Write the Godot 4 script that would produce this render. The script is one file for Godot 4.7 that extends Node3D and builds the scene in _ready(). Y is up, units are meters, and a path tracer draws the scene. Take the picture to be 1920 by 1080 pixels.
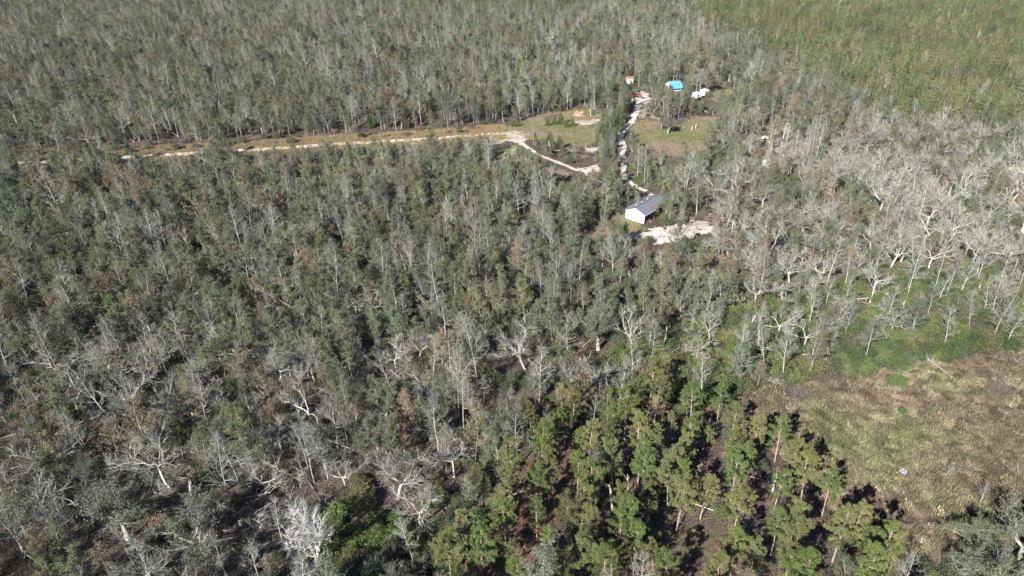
extends Node3D
# Storm-thinned wood seen from the air: a cottage and a yard in clearings, a sandy road, a young pine
# plantation, a pine grove and a rough meadow.  Metres, y up; the ground is flat at y = 0.

const TILT := 30.0
const HEIGHT := 72.0

var rng := RandomNumberGenerator.new()
var mats := {}
var kinds := {}          # kind -> array of prototypes
var used := {}           # names taken
var placed := {}         # kind -> array of placements
var noise := FastNoiseLite.new()
var noise2 := FastNoiseLite.new()


class MB:
	var v := PackedVector3Array()
	var n := PackedVector3Array()
	var c := PackedColorArray()

	func tri(a: Vector3, b: Vector3, d: Vector3, col: Color) -> void:
		var m := (d - a).cross(b - a)
		if m.length_squared() < 1e-14:
			return
		m = m.normalized()
		v.append(a); v.append(b); v.append(d)
		n.append(m); n.append(m); n.append(m)
		c.append(col); c.append(col); c.append(col)

	func quad(a: Vector3, b: Vector3, d: Vector3, e: Vector3, col: Color) -> void:
		tri(a, b, d, col)
		tri(a, d, e, col)

	func tube(pts: PackedVector3Array, r0: float, r1: float, sides: int, col: Color, colb := Color(-1, 0, 0)) -> void:
		var last := pts.size() - 1
		var ring := PackedVector3Array()
		var rn := PackedVector3Array()
		var side := Vector3.RIGHT
		for i in pts.size():
			var dir := (pts[mini(i + 1, last)] - pts[maxi(i - 1, 0)]).normalized()
			if absf(dir.dot(side)) > 0.9:
				side = Vector3.FORWARD if absf(dir.z) < 0.8 else Vector3.UP
			side = (side - dir * side.dot(dir)).normalized()
			var up := dir.cross(side)
			var r := lerpf(r0, r1, float(i) / last)
			var ring2 := PackedVector3Array()
			var rn2 := PackedVector3Array()
			for k in sides:
				var a := TAU * k / sides
				var o := side * cos(a) + up * sin(a)
				ring2.append(pts[i] + o * r)
				rn2.append(o)
			if i > 0:
				var col2 := col if colb.r < 0 else col.lerp(colb, float(i) / last)
				for k in sides:
					var j := (k + 1) % sides
					v.append(ring[k]); v.append(ring2[j]); v.append(ring[j])
					v.append(ring[k]); v.append(ring2[k]); v.append(ring2[j])
					n.append(rn[k]); n.append(rn2[j]); n.append(rn[j])
					n.append(rn[k]); n.append(rn2[k]); n.append(rn2[j])
					for q in 6:
						c.append(col2)
			ring = ring2
			rn = rn2
		for k in sides - 2:
			tri(ring[0], ring[k + 1], ring[k + 2], col if colb.r < 0 else colb)

	func box(o: Vector3, s: Vector3, col: Color) -> void:
		var h := s * 0.5
		for ax in 3:
			for sg in [-1.0, 1.0]:
				var nn := Vector3.ZERO
				nn[ax] = sg
				var a := Vector3.ZERO
				a[(ax + 1) % 3] = 1.0
				var b := nn.cross(a)
				var e := absf(nn.dot(h))
				var ea := absf(a.dot(h))
				var eb := absf(b.dot(h))
				quad(o + nn * e - a * ea - b * eb, o + nn * e - a * ea + b * eb, o + nn * e + a * ea + b * eb, o + nn * e + a * ea - b * eb, col)

	func twig(a: Vector3, b: Vector3, w: float, side: Vector3, col: Color) -> void:
		var s := (b - a).cross(side).normalized() * w
		tri(a - s, b, a + s, col)

	func add_to(m: ArrayMesh, mat: Material) -> void:
		var arr := []
		arr.resize(Mesh.ARRAY_MAX)
		arr[Mesh.ARRAY_VERTEX] = v
		arr[Mesh.ARRAY_NORMAL] = n
		arr[Mesh.ARRAY_COLOR] = c
		m.add_surface_from_arrays(Mesh.PRIMITIVE_TRIANGLES, arr)
		m.surface_set_material(m.get_surface_count() - 1, mat)

	func mesh(mat: Material) -> ArrayMesh:
		var m := ArrayMesh.new()
		add_to(m, mat)
		return m


# ---------------------------------------------------------------- small helpers
func rv() -> Vector3:
	var z := rng.randf_range(-1.0, 1.0)
	var a := rng.randf() * TAU
	var r := sqrt(maxf(0.0, 1.0 - z * z))
	return Vector3(r * cos(a), z, r * sin(a))


func rr(a: float, b: float) -> float:
	return rng.randf_range(a, b)


func vary(c: Color, k: float) -> Color:
	var f := 1.0 + rr(-k, k)
	return Color(c.r * f * (1.0 + rr(-k, k) * 0.35), c.g * f, c.b * f * (1.0 + rr(-k, k) * 0.35))


func srgb(r: float, g: float, b: float) -> Color:
	return Color(r, g, b).linear_to_srgb()


func mat(key: String, col := Color.WHITE, rough := 0.9, vertex := true, tint := Color.WHITE) -> StandardMaterial3D:
	if mats.has(key):
		return mats[key]
	var m := StandardMaterial3D.new()
	m.resource_name = key
	m.albedo_color = (col * tint).linear_to_srgb()
	m.roughness = rough
	m.metallic_specular = 0.3
	m.vertex_color_use_as_albedo = vertex
	mats[key] = m
	return m


func numbered(called: String) -> String:
	var k: int = used.get(called, 0)
	used[called] = k + 1
	return called if k == 0 else "%s_%03d" % [called, k]


func tag(o: Node3D, label: String, category: String, group := "", kind := "") -> Node3D:
	if label:
		o.set_meta("label", label)
	if category:
		o.set_meta("category", category)
	if group:
		o.set_meta("group", group)
	if kind:
		o.set_meta("kind", kind)
	return o


func base(called: String, at := Vector3.ZERO, turn := 0.0) -> Node3D:
	var o := Node3D.new()
	o.name = numbered(called)
	add_child(o)
	o.position = at
	o.rotation.y = turn
	return o


func part(called: String, m: Mesh, material: Material, parent: Node, at := Vector3.ZERO) -> MeshInstance3D:
	var o := MeshInstance3D.new()
	o.name = called if parent != self else numbered(called)
	o.mesh = m
	if material:
		o.material_override = material
	o.position = at
	parent.add_child(o, true)
	return o


func boxpart(called: String, o: Vector3, s: Vector3, material: Material, parent: Node) -> MeshInstance3D:
	var b := MB.new()
	b.box(Vector3.ZERO, s, Color.WHITE)
	return part(called, b.mesh(material), material, parent, o)


func path(p: Vector3, dir: Vector3, length: float, seg: int, wob: float, rise: float) -> PackedVector3Array:
	var pts := PackedVector3Array([p])
	var d := dir.normalized()
	for i in seg:
		d = (d + rv() * wob + Vector3.UP * rise).normalized()
		p += d * (length / seg)
		pts.append(p)
	return pts


func along(pts: PackedVector3Array, t: float) -> Vector3:
	var f := clampf(t, 0.0, 0.9999) * (pts.size() - 1)
	var i := int(f)
	return pts[i].lerp(pts[i + 1], f - i)


func heading(pts: PackedVector3Array, t: float) -> Vector3:
	var i := mini(int(clampf(t, 0.0, 0.9999) * (pts.size() - 1)), pts.size() - 2)
	return (pts[i + 1] - pts[i]).normalized()


func leaf(b: MB, p: Vector3, s: float, col: Color) -> void:
	var u := rv() * s * 0.5
	b.tri(p - u, p + rv() * s * 0.7, p + u, col)


# ---------------------------------------------------------------- plants
# each returns {"parts": [[name, MB, material], ...], "h": height}
func slender(h: float, r: float, start: float, spread: float, branches: int, leaves: int, lsize: float, bark: Color, twigc: Color, leafc: Color, lvar := 0.3) -> Dictionary:
	var tb := MB.new()
	var cb := MB.new()
	var trunk := path(Vector3(0, -0.3, 0), Vector3(rr(-.06, .06), 1, rr(-.06, .06)), h, 9, 0.07, 0.05)
	tb.tube(trunk, r, 0.025, 6, vary(bark, .1))
	for i in branches:
		var t := start + (0.99 - start) * pow((i + rng.randf()) / branches, 0.9)
		var a := rng.randf() * TAU
		var el := lerpf(0.3, 1.05, (t - start) / (1.0 - start)) + rr(-.2, .2)
		var d := Vector3(cos(a) * cos(el), sin(el), sin(a) * cos(el))
		var ln := (h * spread * pow(clampf((1.05 - t) / (1.0 - start), 0, 1), .7) + 0.5) * rr(0.55, 1.15)
		var p := path(along(trunk, t), d, ln, 3, 0.22, 0.10)
		var br := (r * 0.42 * (1.1 - t) + 0.014) * rr(.8, 1.3)
		var bc := vary(bark.lerp(twigc, 0.35), .2)
		cb.tube(p, br, 0.010, 3, bc)
		var subs := 4 + int(ln * 1.6)
		for k in subs:
			var st := rr(0.2, 1.0)
			var o := along(p, st)
			var sd := (heading(p, st) + rv() * 0.85 + Vector3.UP * 0.25).normalized()
			var sl := ln * rr(0.2, 0.42) + 0.25
			var e := o + sd * sl
			cb.twig(o, e, 0.022, rv(), vary(twigc, .3))
			for q in 6:
				var g := o.lerp(e, rr(0.25, 1.0))
				var f := g + (sd + rv() * 0.9).normalized() * rr(0.25, 0.6)
				cb.twig(g, f, 0.016, rv(), vary(twigc, .3))
				for w in leaves:
					leaf(cb, g.lerp(f, rng.randf()) + rv() * 0.14, lsize * rr(.6, 1.3), vary(leafc, lvar))
	return {"parts": [["trunk", tb, "wood"], ["crown", cb, "leaf"]], "h": h}


func oak(trunk_h: float, r: float, limbs: int, reach: float, lift: float, leaves: int, lsize: float, twigs: int, bark: Color, twigc: Color, leafc: Color, lean := Vector3.ZERO) -> Dictionary:
	var tb := MB.new()
	var cb := MB.new()
	var parts := [["trunk", tb, "wood"]]
	var trunk := path(Vector3(0, -0.3, 0), Vector3(rr(-.15, .15), 1, rr(-.15, .15)) + lean, trunk_h + 0.3, 5, 0.14, 0.0)
	tb.tube(trunk, r, r * 0.72, 7, vary(bark, .1))
	var top := trunk[trunk.size() - 1]
	var turn := rng.randf() * TAU
	var high := 0.0
	for i in limbs:
		var lb := MB.new()
		parts.append(["limb", lb, "wood"])
		var a := turn + TAU * i / limbs + rr(-.4, .4)
		var el := lift + rr(-.3, .35)
		var d := Vector3(cos(a) * cos(el), sin(el), sin(a) * cos(el))
		var ln := reach * rr(.7, 1.2)
		var p := path(along(trunk, rr(.8, 1.0)), d, ln, 8, 0.42, 0.05)
		var lr := r * rr(.36, .52)
		var lc := vary(bark, .12)
		lb.tube(p, lr, lr * 0.3, 5, lc, lc.lerp(twigc, .3))
		for k in 8 + int(ln * 0.5):
			var st := rr(.25, 1.0)
			if k == 0:
				st = 1.0
			var o := along(p, st)
			var sd := (heading(p, st) + rv() * 0.8 + Vector3.UP * 0.3).normalized()
			var sl := reach * rr(.25, .48)
			var sp := path(o, sd, sl, 5, 0.42, 0.1)
			var sr := lr * lerpf(.5, .28, st)
			lb.tube(sp, sr, 0.014, 4, lc, vary(lc.lerp(twigc, .5), .1))
			for q in 8:
				var qt := rr(.25, 1.0)
				var qo := along(sp, qt)
				var qd := (heading(sp, qt) + rv() * 0.8 + Vector3.UP * 0.15).normalized()
				var qe := qo + qd * rr(.5, 1.3)
				high = maxf(high, qe.y)
				lb.twig(qo, qe, 0.030, rv(), vary(lc.lerp(twigc, .6), .2))
				for w in twigs:
					var g := qo.lerp(qe, rr(.2, 1.0))
					var f := g + (qd + rv() * .9).normalized() * rr(.25, .65)
					cb.twig(g, f, 0.013, rv(), vary(twigc, .3))
					for y in leaves:
						leaf(cb, g.lerp(f, rng.randf()) + rv() * .16, lsize * rr(.6, 1.3), vary(leafc, .3))
	parts.append(["crown", cb, "leaf"])
	return {"parts": parts, "h": high}


func pine(h: float, r: float, start: float, width: float, needles: int, nl: float, bark: Color, leafc: Color, tufts := 6) -> Dictionary:
	var tb := MB.new()
	var cb := MB.new()
	var trunk := path(Vector3(0, -0.3, 0), Vector3(rr(-.03, .03), 1, rr(-.03, .03)), h, 8, 0.025, 0.04)
	tb.tube(trunk, r, 0.03, 6, vary(bark, .08))
	for i in 5:
		var a := rng.randf() * TAU
		var o := along(trunk, rr(start * .55, start))
		tb.twig(o, o + Vector3(cos(a), rr(-.1, .3), sin(a)) * rr(.4, 1.1), 0.03, rv(), bark * 0.9)
	var levels := int((1.0 - start) * h / 0.62)
	for i in levels:
		var f := (i + 0.5) / levels
		var t := start + (1.0 - start) * f
		for k in 6 + rng.randi() % 2:
			if rng.randf() < 0.18:
				continue
			var a := rng.randf() * TAU
			var el := lerpf(.05, 1.05, f * f) + rr(-.2, .35)
			var ln := width * (0.35 + 0.65 * sin(PI * clampf(0.22 + f * 0.72, 0, 1))) * rr(.6, 1.15)
			if f > .9:
				ln *= .6
			var d := Vector3(cos(a) * cos(el), sin(el), sin(a) * cos(el))
			var p := path(along(trunk, t), d, ln, 3, 0.16, 0.10)
			cb.tube(p, 0.03, 0.012, 3, vary(bark * .8, .15))
			var bcol := vary(leafc, .16)
			for q in tufts:
				var st := rr(.35, 1.0) if q else 1.0
				var sd := (heading(p, st) + rv() * .9 + Vector3.UP * .35).normalized()
				var o := along(p, st) + sd * rr(.1, .45)
				var tcol := vary(bcol, .18)
				for w in needles:
					var nd := (sd * .55 + rv()).normalized()
					cb.twig(o + rv() * .04, o + nd * nl * rr(.7, 1.2), .019, rv(), vary(tcol, .18))
	return {"parts": [["trunk", tb, "wood"], ["crown", cb, "leaf"]], "h": h}


func cedar(h: float, w: float, n: int, leafc: Color) -> Dictionary:
	var tb := MB.new()
	var cb := MB.new()
	tb.tube(PackedVector3Array([Vector3(0, -.2, 0), Vector3(0, h * .5, 0), Vector3(0, h * .97, 0)]), .09, .02, 5, Color(.2, .16, .12))
	for i in n:
		var t := 1.0 - sqrt(rng.randf())
		var a := rng.randf() * TAU
		var lump := 1.0 + 0.22 * sin(a * 3.0 + t * 9.0) + .14 * sin(a * 7.0 - t * 21.0)
		var rad := w * (pow(1.0 - t, .75) * lump + .03) * sqrt(rr(.3, 1.0))
		var p := Vector3(cos(a) * rad, h * (.04 + .96 * t), sin(a) * rad)
		var d := (Vector3(cos(a), .9, sin(a)) + rv() * .6).normalized()
		cb.twig(p, p + d * rr(.22, .5), .06, rv(), vary(leafc, .28))
	return {"parts": [["trunk", tb, "wood"], ["crown", cb, "leaf"]], "h": h}


func bush(w: float, h: float, stems: int, leaves: int, lsize: float, leafc: Color, stemc: Color) -> Dictionary:
	var sb := MB.new()
	var cb := MB.new()
	for i in stems:
		var a := rng.randf() * TAU
		var out := sqrt(rng.randf())
		var e := Vector3(cos(a) * w * out, h * (1.0 - .55 * out * out) * rr(.65, 1.1), sin(a) * w * out)
		var s := Vector3(e.x * .3, -.05, e.z * .3)
		sb.twig(s, e, .022, rv(), vary(stemc, .2))
		var lc := vary(leafc, .2)
		for k in leaves:
			leaf(cb, s.lerp(e, 1.0 - .6 * rng.randf() * rng.randf()) + rv() * .26, lsize * rr(.6, 1.35), vary(lc, .22))
	var p := [["stems", sb, "wood"]]
	if leaves:
		p.append(["foliage", cb, "leaf"])
	return {"parts": p, "h": h}


func brush(w: float, h: float, stems: int, subs: int, col: Color) -> Dictionary:
	var sb := MB.new()
	for i in stems:
		var a := rng.randf() * TAU
		var out := sqrt(rng.randf())
		var e := Vector3(cos(a) * w * out, h * (1.05 - .6 * out) * rr(.5, 1.1), sin(a) * w * out)
		var s := Vector3(e.x * .35, -.05, e.z * .35)
		var cc := vary(col, .3)
		sb.twig(s, e, .02, rv(), cc)
		for k in subs:
			var g := s.lerp(e, rr(.3, 1.0))
			sb.twig(g, g + ((e - s).normalized() + rv() * 1.1) * rr(.2, .5), .016, rv(), vary(cc, .25))
	return {"parts": [["stems", sb, "wood"]], "h": h}


func stub(h: float, r: float, col: Color) -> Dictionary:
	var tb := MB.new()
	var p := path(Vector3(0, -.3, 0), Vector3(rr(-.2, .2), 1, rr(-.2, .2)), h, 5, .08, 0)
	tb.tube(p, r, r * .65, 6, vary(col, .1), vary(col * 1.1, .1))
	var e := p[5]
	for i in 5:
		tb.twig(e + rv() * r * .5, e + Vector3(rr(-.2, .2), rr(.3, .9), rr(-.2, .2)), .07, rv(), col * 1.25)
	for i in 4:
		var o := along(p, rr(.4, .95))
		var q := path(o, rv() + Vector3.UP * .4, rr(.4, 1.6), 3, .3, .1)
		tb.tube(q, r * .3, .015, 3, col)
	return {"parts": [["trunk", tb, "wood"]], "h": h}


func log_lying(l: float, r: float, col: Color, boughs: int) -> Dictionary:
	var tb := MB.new()
	var bb := MB.new()
	var p := path(Vector3(0, r * 1.2, 0), Vector3(1, .0, 0), l, 7, .12 if boughs else .05, 0)
	for i in p.size():
		p[i].y = r * 1.2 + (.8 if boughs else .25) * float(i) / p.size()
	tb.tube(p, r, r * .4, 6, vary(col, .1))
	for i in boughs:
		var t := rr(.45, 1.0)
		var d := Vector3(rr(.3, 1), rr(.0, .9), rr(-1, 1))
		var q := path(along(p, t), d, rr(1.0, 2.6), 4, .3, .02)
		bb.tube(q, r * .3, .012, 3, col)
		for k in 7:
			var o := along(q, rr(.3, 1))
			bb.twig(o, o + (d.normalized() + rv()) * rr(.4, .9), .02, rv(), vary(col, .25))
	var parts := [["trunk", tb, "wood"]]
	if boughs:
		parts.append(["branches", bb, "wood"])
	return {"parts": parts, "h": 1.0}


func add_kind(kind: String, d: Dictionary) -> void:
	var all := ArrayMesh.new()
	var by := {}
	var parts := []
	for p in d.parts:
		var key: String = p[2]
		if p[1].v.size() == 0:
			continue
		parts.append([p[0], p[1].mesh(mat(key)), key])
		if not by.has(key):
			by[key] = MB.new()
		by[key].v.append_array(p[1].v)
		by[key].n.append_array(p[1].n)
		by[key].c.append_array(p[1].c)
	for key in by:
		by[key].add_to(all, mat(key))
	if not kinds.has(kind):
		kinds[kind] = []
	kinds[kind].append({"parts": parts, "all": all, "h": d.h})


# ---------------------------------------------------------------- where things grow (plan outlines, x and z in metres)
var plan := {
	"meadow": PackedVector2Array([Vector2(33.0, -86.7), Vector2(37.2, -89.4), Vector2(46.9, -93.6), Vector2(54.0, -93.2), Vector2(69.2, -98.5), Vector2(79.3, -99.8), Vector2(100.9, -105.1), Vector2(96.1, -86.9), Vector2(82.5, -70.7), Vector2(71.1, -65.0), Vector2(63.3, -61.4), Vector2(54.2, -56.2), Vector2(46.6, -52.8), Vector2(44.7, -57.0), Vector2(43.0, -61.4), Vector2(42.7, -67.8), Vector2(40.3, -74.4), Vector2(35.3, -80.0)]),
	"grove": PackedVector2Array([Vector2(3.1, -76.0), Vector2(9.9, -82.5), Vector2(18.8, -86.3), Vector2(28.3, -86.7), Vector2(32.5, -85.0), Vector2(35.2, -79.5), Vector2(40.1, -74.1), Vector2(42.6, -67.6), Vector2(42.9, -61.2), Vector2(44.6, -56.7), Vector2(46.6, -52.8), Vector2(43.1, -46.8), Vector2(-10.6, -46.8), Vector2(-7.1, -54.7), Vector2(-4.2, -64.5)]),
	"green": PackedVector2Array([Vector2(11.7, -93.2), Vector2(23.1, -102.6), Vector2(37.3, -109.6), Vector2(52.0, -114.3), Vector2(72.0, -127.0), Vector2(88.5, -132.9), Vector2(114.4, -124.7), Vector2(99.7, -103.4), Vector2(77.7, -97.0), Vector2(66.4, -94.7), Vector2(53.6, -92.2), Vector2(45.6, -92.5), Vector2(37.0, -89.0), Vector2(32.6, -85.4), Vector2(28.0, -85.6), Vector2(18.6, -85.4), Vector2(10.7, -81.9), Vector2(6.6, -81.9)]),
	"bottomgreen": PackedVector2Array([Vector2(-28.5, -65.0), Vector2(-19.0, -67.8), Vector2(-9.4, -67.3), Vector2(-5.5, -61.4), Vector2(-6.5, -46.8), Vector2(-20.1, -46.8)]),
	"snag": PackedVector2Array([Vector2(50.5, -162.9), Vector2(71.0, -189.5), Vector2(100.0, -208.0), Vector2(128.5, -218.5), Vector2(201.3, -222.9), Vector2(124.9, -122.5), Vector2(86.7, -129.3), Vector2(69.5, -123.6), Vector2(51.4, -112.4), Vector2(39.1, -112.4), Vector2(35.7, -120.4)]),
	"plant": PackedVector2Array([Vector2(121.3, -584.7), Vector2(110.3, -405.0), Vector2(124.5, -331.4), Vector2(126.7, -274.6), Vector2(131.0, -231.0), Vector2(168.1, -220.7), Vector2(236.6, -222.9), Vector2(441.5, -361.6), Vector2(748.6, -795.1), Vector2(156.4, -795.1)]),
	"farpine": PackedVector2Array([Vector2(-178.8, -795.1), Vector2(-86.9, -458.8), Vector2(12.9, -443.2), Vector2(105.4, -502.6), Vector2(162.0, -795.1)]),
	"dark": PackedVector2Array([Vector2(-112.8, -92.5), Vector2(-61.0, -97.0), Vector2(-32.5, -101.7), Vector2(-8.2, -95.4), Vector2(0.0, -84.4), Vector2(-5.3, -72.8), Vector2(-19.0, -67.8), Vector2(-28.5, -65.0), Vector2(-19.8, -41.0), Vector2(-69.4, -41.0)]),
	"right": PackedVector2Array([Vector2(65.5, -62.7), Vector2(89.7, -66.8), Vector2(68.3, -41.0), Vector2(40.8, -41.0), Vector2(46.6, -52.8), Vector2(54.4, -56.6)]),
}
var open_ground := {
	"lawn": [
		PackedVector2Array([Vector2(-6.5, -235.8), Vector2(0.0, -240.2), Vector2(11.8, -252.9), Vector2(26.2, -260.8), Vector2(34.6, -254.3), Vector2(29.3, -235.8), Vector2(32.1, -225.2), Vector2(24.1, -215.8), Vector2(13.9, -219.6), Vector2(5.3, -222.9)]),
		PackedVector2Array([Vector2(42.8, -244.8), Vector2(51.7, -247.4), Vector2(53.2, -233.4), Vector2(66.2, -250.1), Vector2(75.0, -250.1), Vector2(71.3, -231.0), Vector2(62.7, -222.9), Vector2(62.7, -212.1), Vector2(49.9, -206.1), Vector2(43.7, -215.3), Vector2(40.8, -228.6)]),
		PackedVector2Array([Vector2(81.2, -288.9), Vector2(91.1, -297.9), Vector2(91.2, -283.7), Vector2(81.3, -269.1), Vector2(77.7, -273.0)]),
		PackedVector2Array([Vector2(9.5, -188.7), Vector2(14.3, -197.0), Vector2(17.4, -191.2), Vector2(11.0, -182.0)]),
		PackedVector2Array([Vector2(28.0, -165.7), Vector2(29.8, -162.9), Vector2(33.1, -155.2), Vector2(30.7, -149.7), Vector2(24.3, -150.3), Vector2(18.2, -146.9), Vector2(14.5, -142.4), Vector2(17.3, -150.3), Vector2(24.1, -159.0)]),
		PackedVector2Array([Vector2(48.0, -285.4), Vector2(56.4, -296.0), Vector2(55.3, -282.0), Vector2(48.8, -263.0), Vector2(44.5, -258.6)]),
		PackedVector2Array([Vector2(-5.1, -210.6), Vector2(2.6, -219.6), Vector2(4.3, -213.1), Vector2(-1.6, -203.1), Vector2(-7.3, -200.8)]),
	],
	"sand": [
		PackedVector2Array([Vector2(-8.2, -232.2), Vector2(2.2, -232.2), Vector2(5.0, -225.7), Vector2(3.1, -218.5), Vector2(-0.9, -221.8), Vector2(-6.1, -217.4), Vector2(-7.5, -225.2)]),
		PackedVector2Array([Vector2(26.6, -149.7), Vector2(32.7, -152.7), Vector2(39.7, -155.2), Vector2(45.4, -158.3), Vector2(49.6, -156.4), Vector2(50.3, -152.7), Vector2(43.8, -148.6), Vector2(36.8, -145.2), Vector2(31.3, -145.7), Vector2(28.1, -147.7)]),
		PackedVector2Array([Vector2(51.4, -282.0), Vector2(56.0, -288.9), Vector2(54.2, -270.6), Vector2(51.5, -264.5), Vector2(50.4, -270.6)]),
		PackedVector2Array([Vector2(23.3, -215.3), Vector2(27.8, -215.3), Vector2(28.0, -211.1), Vector2(23.5, -210.1)]),
		PackedVector2Array([Vector2(19.7, -194.8), Vector2(25.7, -199.3), Vector2(26.7, -193.9), Vector2(20.8, -188.7)]),
		PackedVector2Array([Vector2(22.5, -243.5), Vector2(32.4, -247.4), Vector2(32.3, -242.8), Vector2(22.8, -238.3)]),
	],
	"dirt": [
		PackedVector2Array([Vector2(74.2, -222.9), Vector2(81.5, -235.8), Vector2(91.8, -244.8), Vector2(97.3, -240.9), Vector2(93.6, -222.9), Vector2(103.3, -225.2), Vector2(103.7, -213.1), Vector2(95.6, -194.8), Vector2(84.9, -189.5), Vector2(79.9, -193.0), Vector2(74.3, -183.3), Vector2(66.7, -185.3), Vector2(69.4, -203.1)]),
		PackedVector2Array([Vector2(44.7, -161.3), Vector2(52.2, -164.3), Vector2(54.2, -156.4), Vector2(49.3, -150.3), Vector2(45.9, -154.9)]),
		PackedVector2Array([Vector2(47.4, -259.3), Vector2(54.2, -259.3), Vector2(55.6, -245.4), Vector2(49.7, -244.8), Vector2(45.5, -247.4)]),
		PackedVector2Array([Vector2(15.5, -144.0), Vector2(24.3, -150.3), Vector2(27.8, -147.4), Vector2(19.4, -139.7), Vector2(15.6, -138.7)]),
		PackedVector2Array([Vector2(10.0, -247.4), Vector2(16.7, -252.9), Vector2(19.4, -248.8), Vector2(13.3, -243.5)]),
	],
}
var road_line: PackedVector2Array = PackedVector2Array([Vector2(-188.2, -189.5), Vector2(-162.2, -196.6), Vector2(-148.3, -199.8), Vector2(-132.3, -203.1), Vector2(-114.3, -206.5), Vector2(-100.4, -209.0), Vector2(-81.5, -212.6), Vector2(-68.6, -215.3), Vector2(-55.6, -218.5), Vector2(-42.0, -220.7), Vector2(-28.3, -223.4), Vector2(-17.8, -225.7), Vector2(-10.8, -228.0), Vector2(-2.7, -229.2)])
var drive_line: PackedVector2Array = PackedVector2Array([Vector2(50.5, -273.8), Vector2(45.8, -254.3), Vector2(42.1, -242.2), Vector2(38.1, -234.0), Vector2(35.6, -224.0), Vector2(35.8, -216.3), Vector2(33.6, -204.1), Vector2(32.9, -195.7)])
var loop_line: PackedVector2Array = PackedVector2Array([Vector2(2.6, -220.7), Vector2(8.0, -208.0), Vector2(13.9, -201.2), Vector2(18.6, -194.8), Vector2(21.9, -193.0)])
var cottage_line: PackedVector2Array = PackedVector2Array([Vector2(32.9, -195.7), Vector2(32.4, -187.4), Vector2(34.5, -181.2), Vector2(37.4, -177.3), Vector2(38.4, -172.8)])


func inside(p: Vector2, key: String) -> bool:
	return Geometry2D.is_point_in_polygon(p, plan[key])


func gap(p: Vector2, line: PackedVector2Array) -> float:
	var best := 1e9
	for i in line.size() - 1:
		best = minf(best, p.distance_to(Geometry2D.get_closest_point_to_segment(p, line[i], line[i + 1])))
	return best


func zone(p: Vector2) -> String:
	if p.y < -118.0 and p.y > -330.0:
		if p.x > -20.0 and p.x < 110.0:
			if gap(p, drive_line) < 2.2 or gap(p, loop_line) < 2.0 or gap(p, cottage_line) < 1.8:
				return "open"
			for key in ["sand", "lawn", "dirt"]:
				for q in open_ground[key]:
					if Geometry2D.is_point_in_polygon(p, q):
						return "open" if key != "dirt" else "dirt"
		if p.x < 5.0 and p.y < -180.0:
			var d := gap(p, road_line)
			if d < 3.4:
				return "open"
			if d < 12.0:
				var south := true
				for i in road_line.size() - 1:
					if p.x >= road_line[i].x and p.x <= road_line[i + 1].x:
						var t := (p.x - road_line[i].x) / (road_line[i + 1].x - road_line[i].x)
						south = p.y > lerpf(road_line[i].y, road_line[i + 1].y, t)
				return "roadside" if south else "verge"
	for key in ["meadow", "grove", "green", "bottomgreen", "right", "snag", "plant", "farpine", "dark"]:
		if inside(p, key):
			return key
	return "wood"


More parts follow.
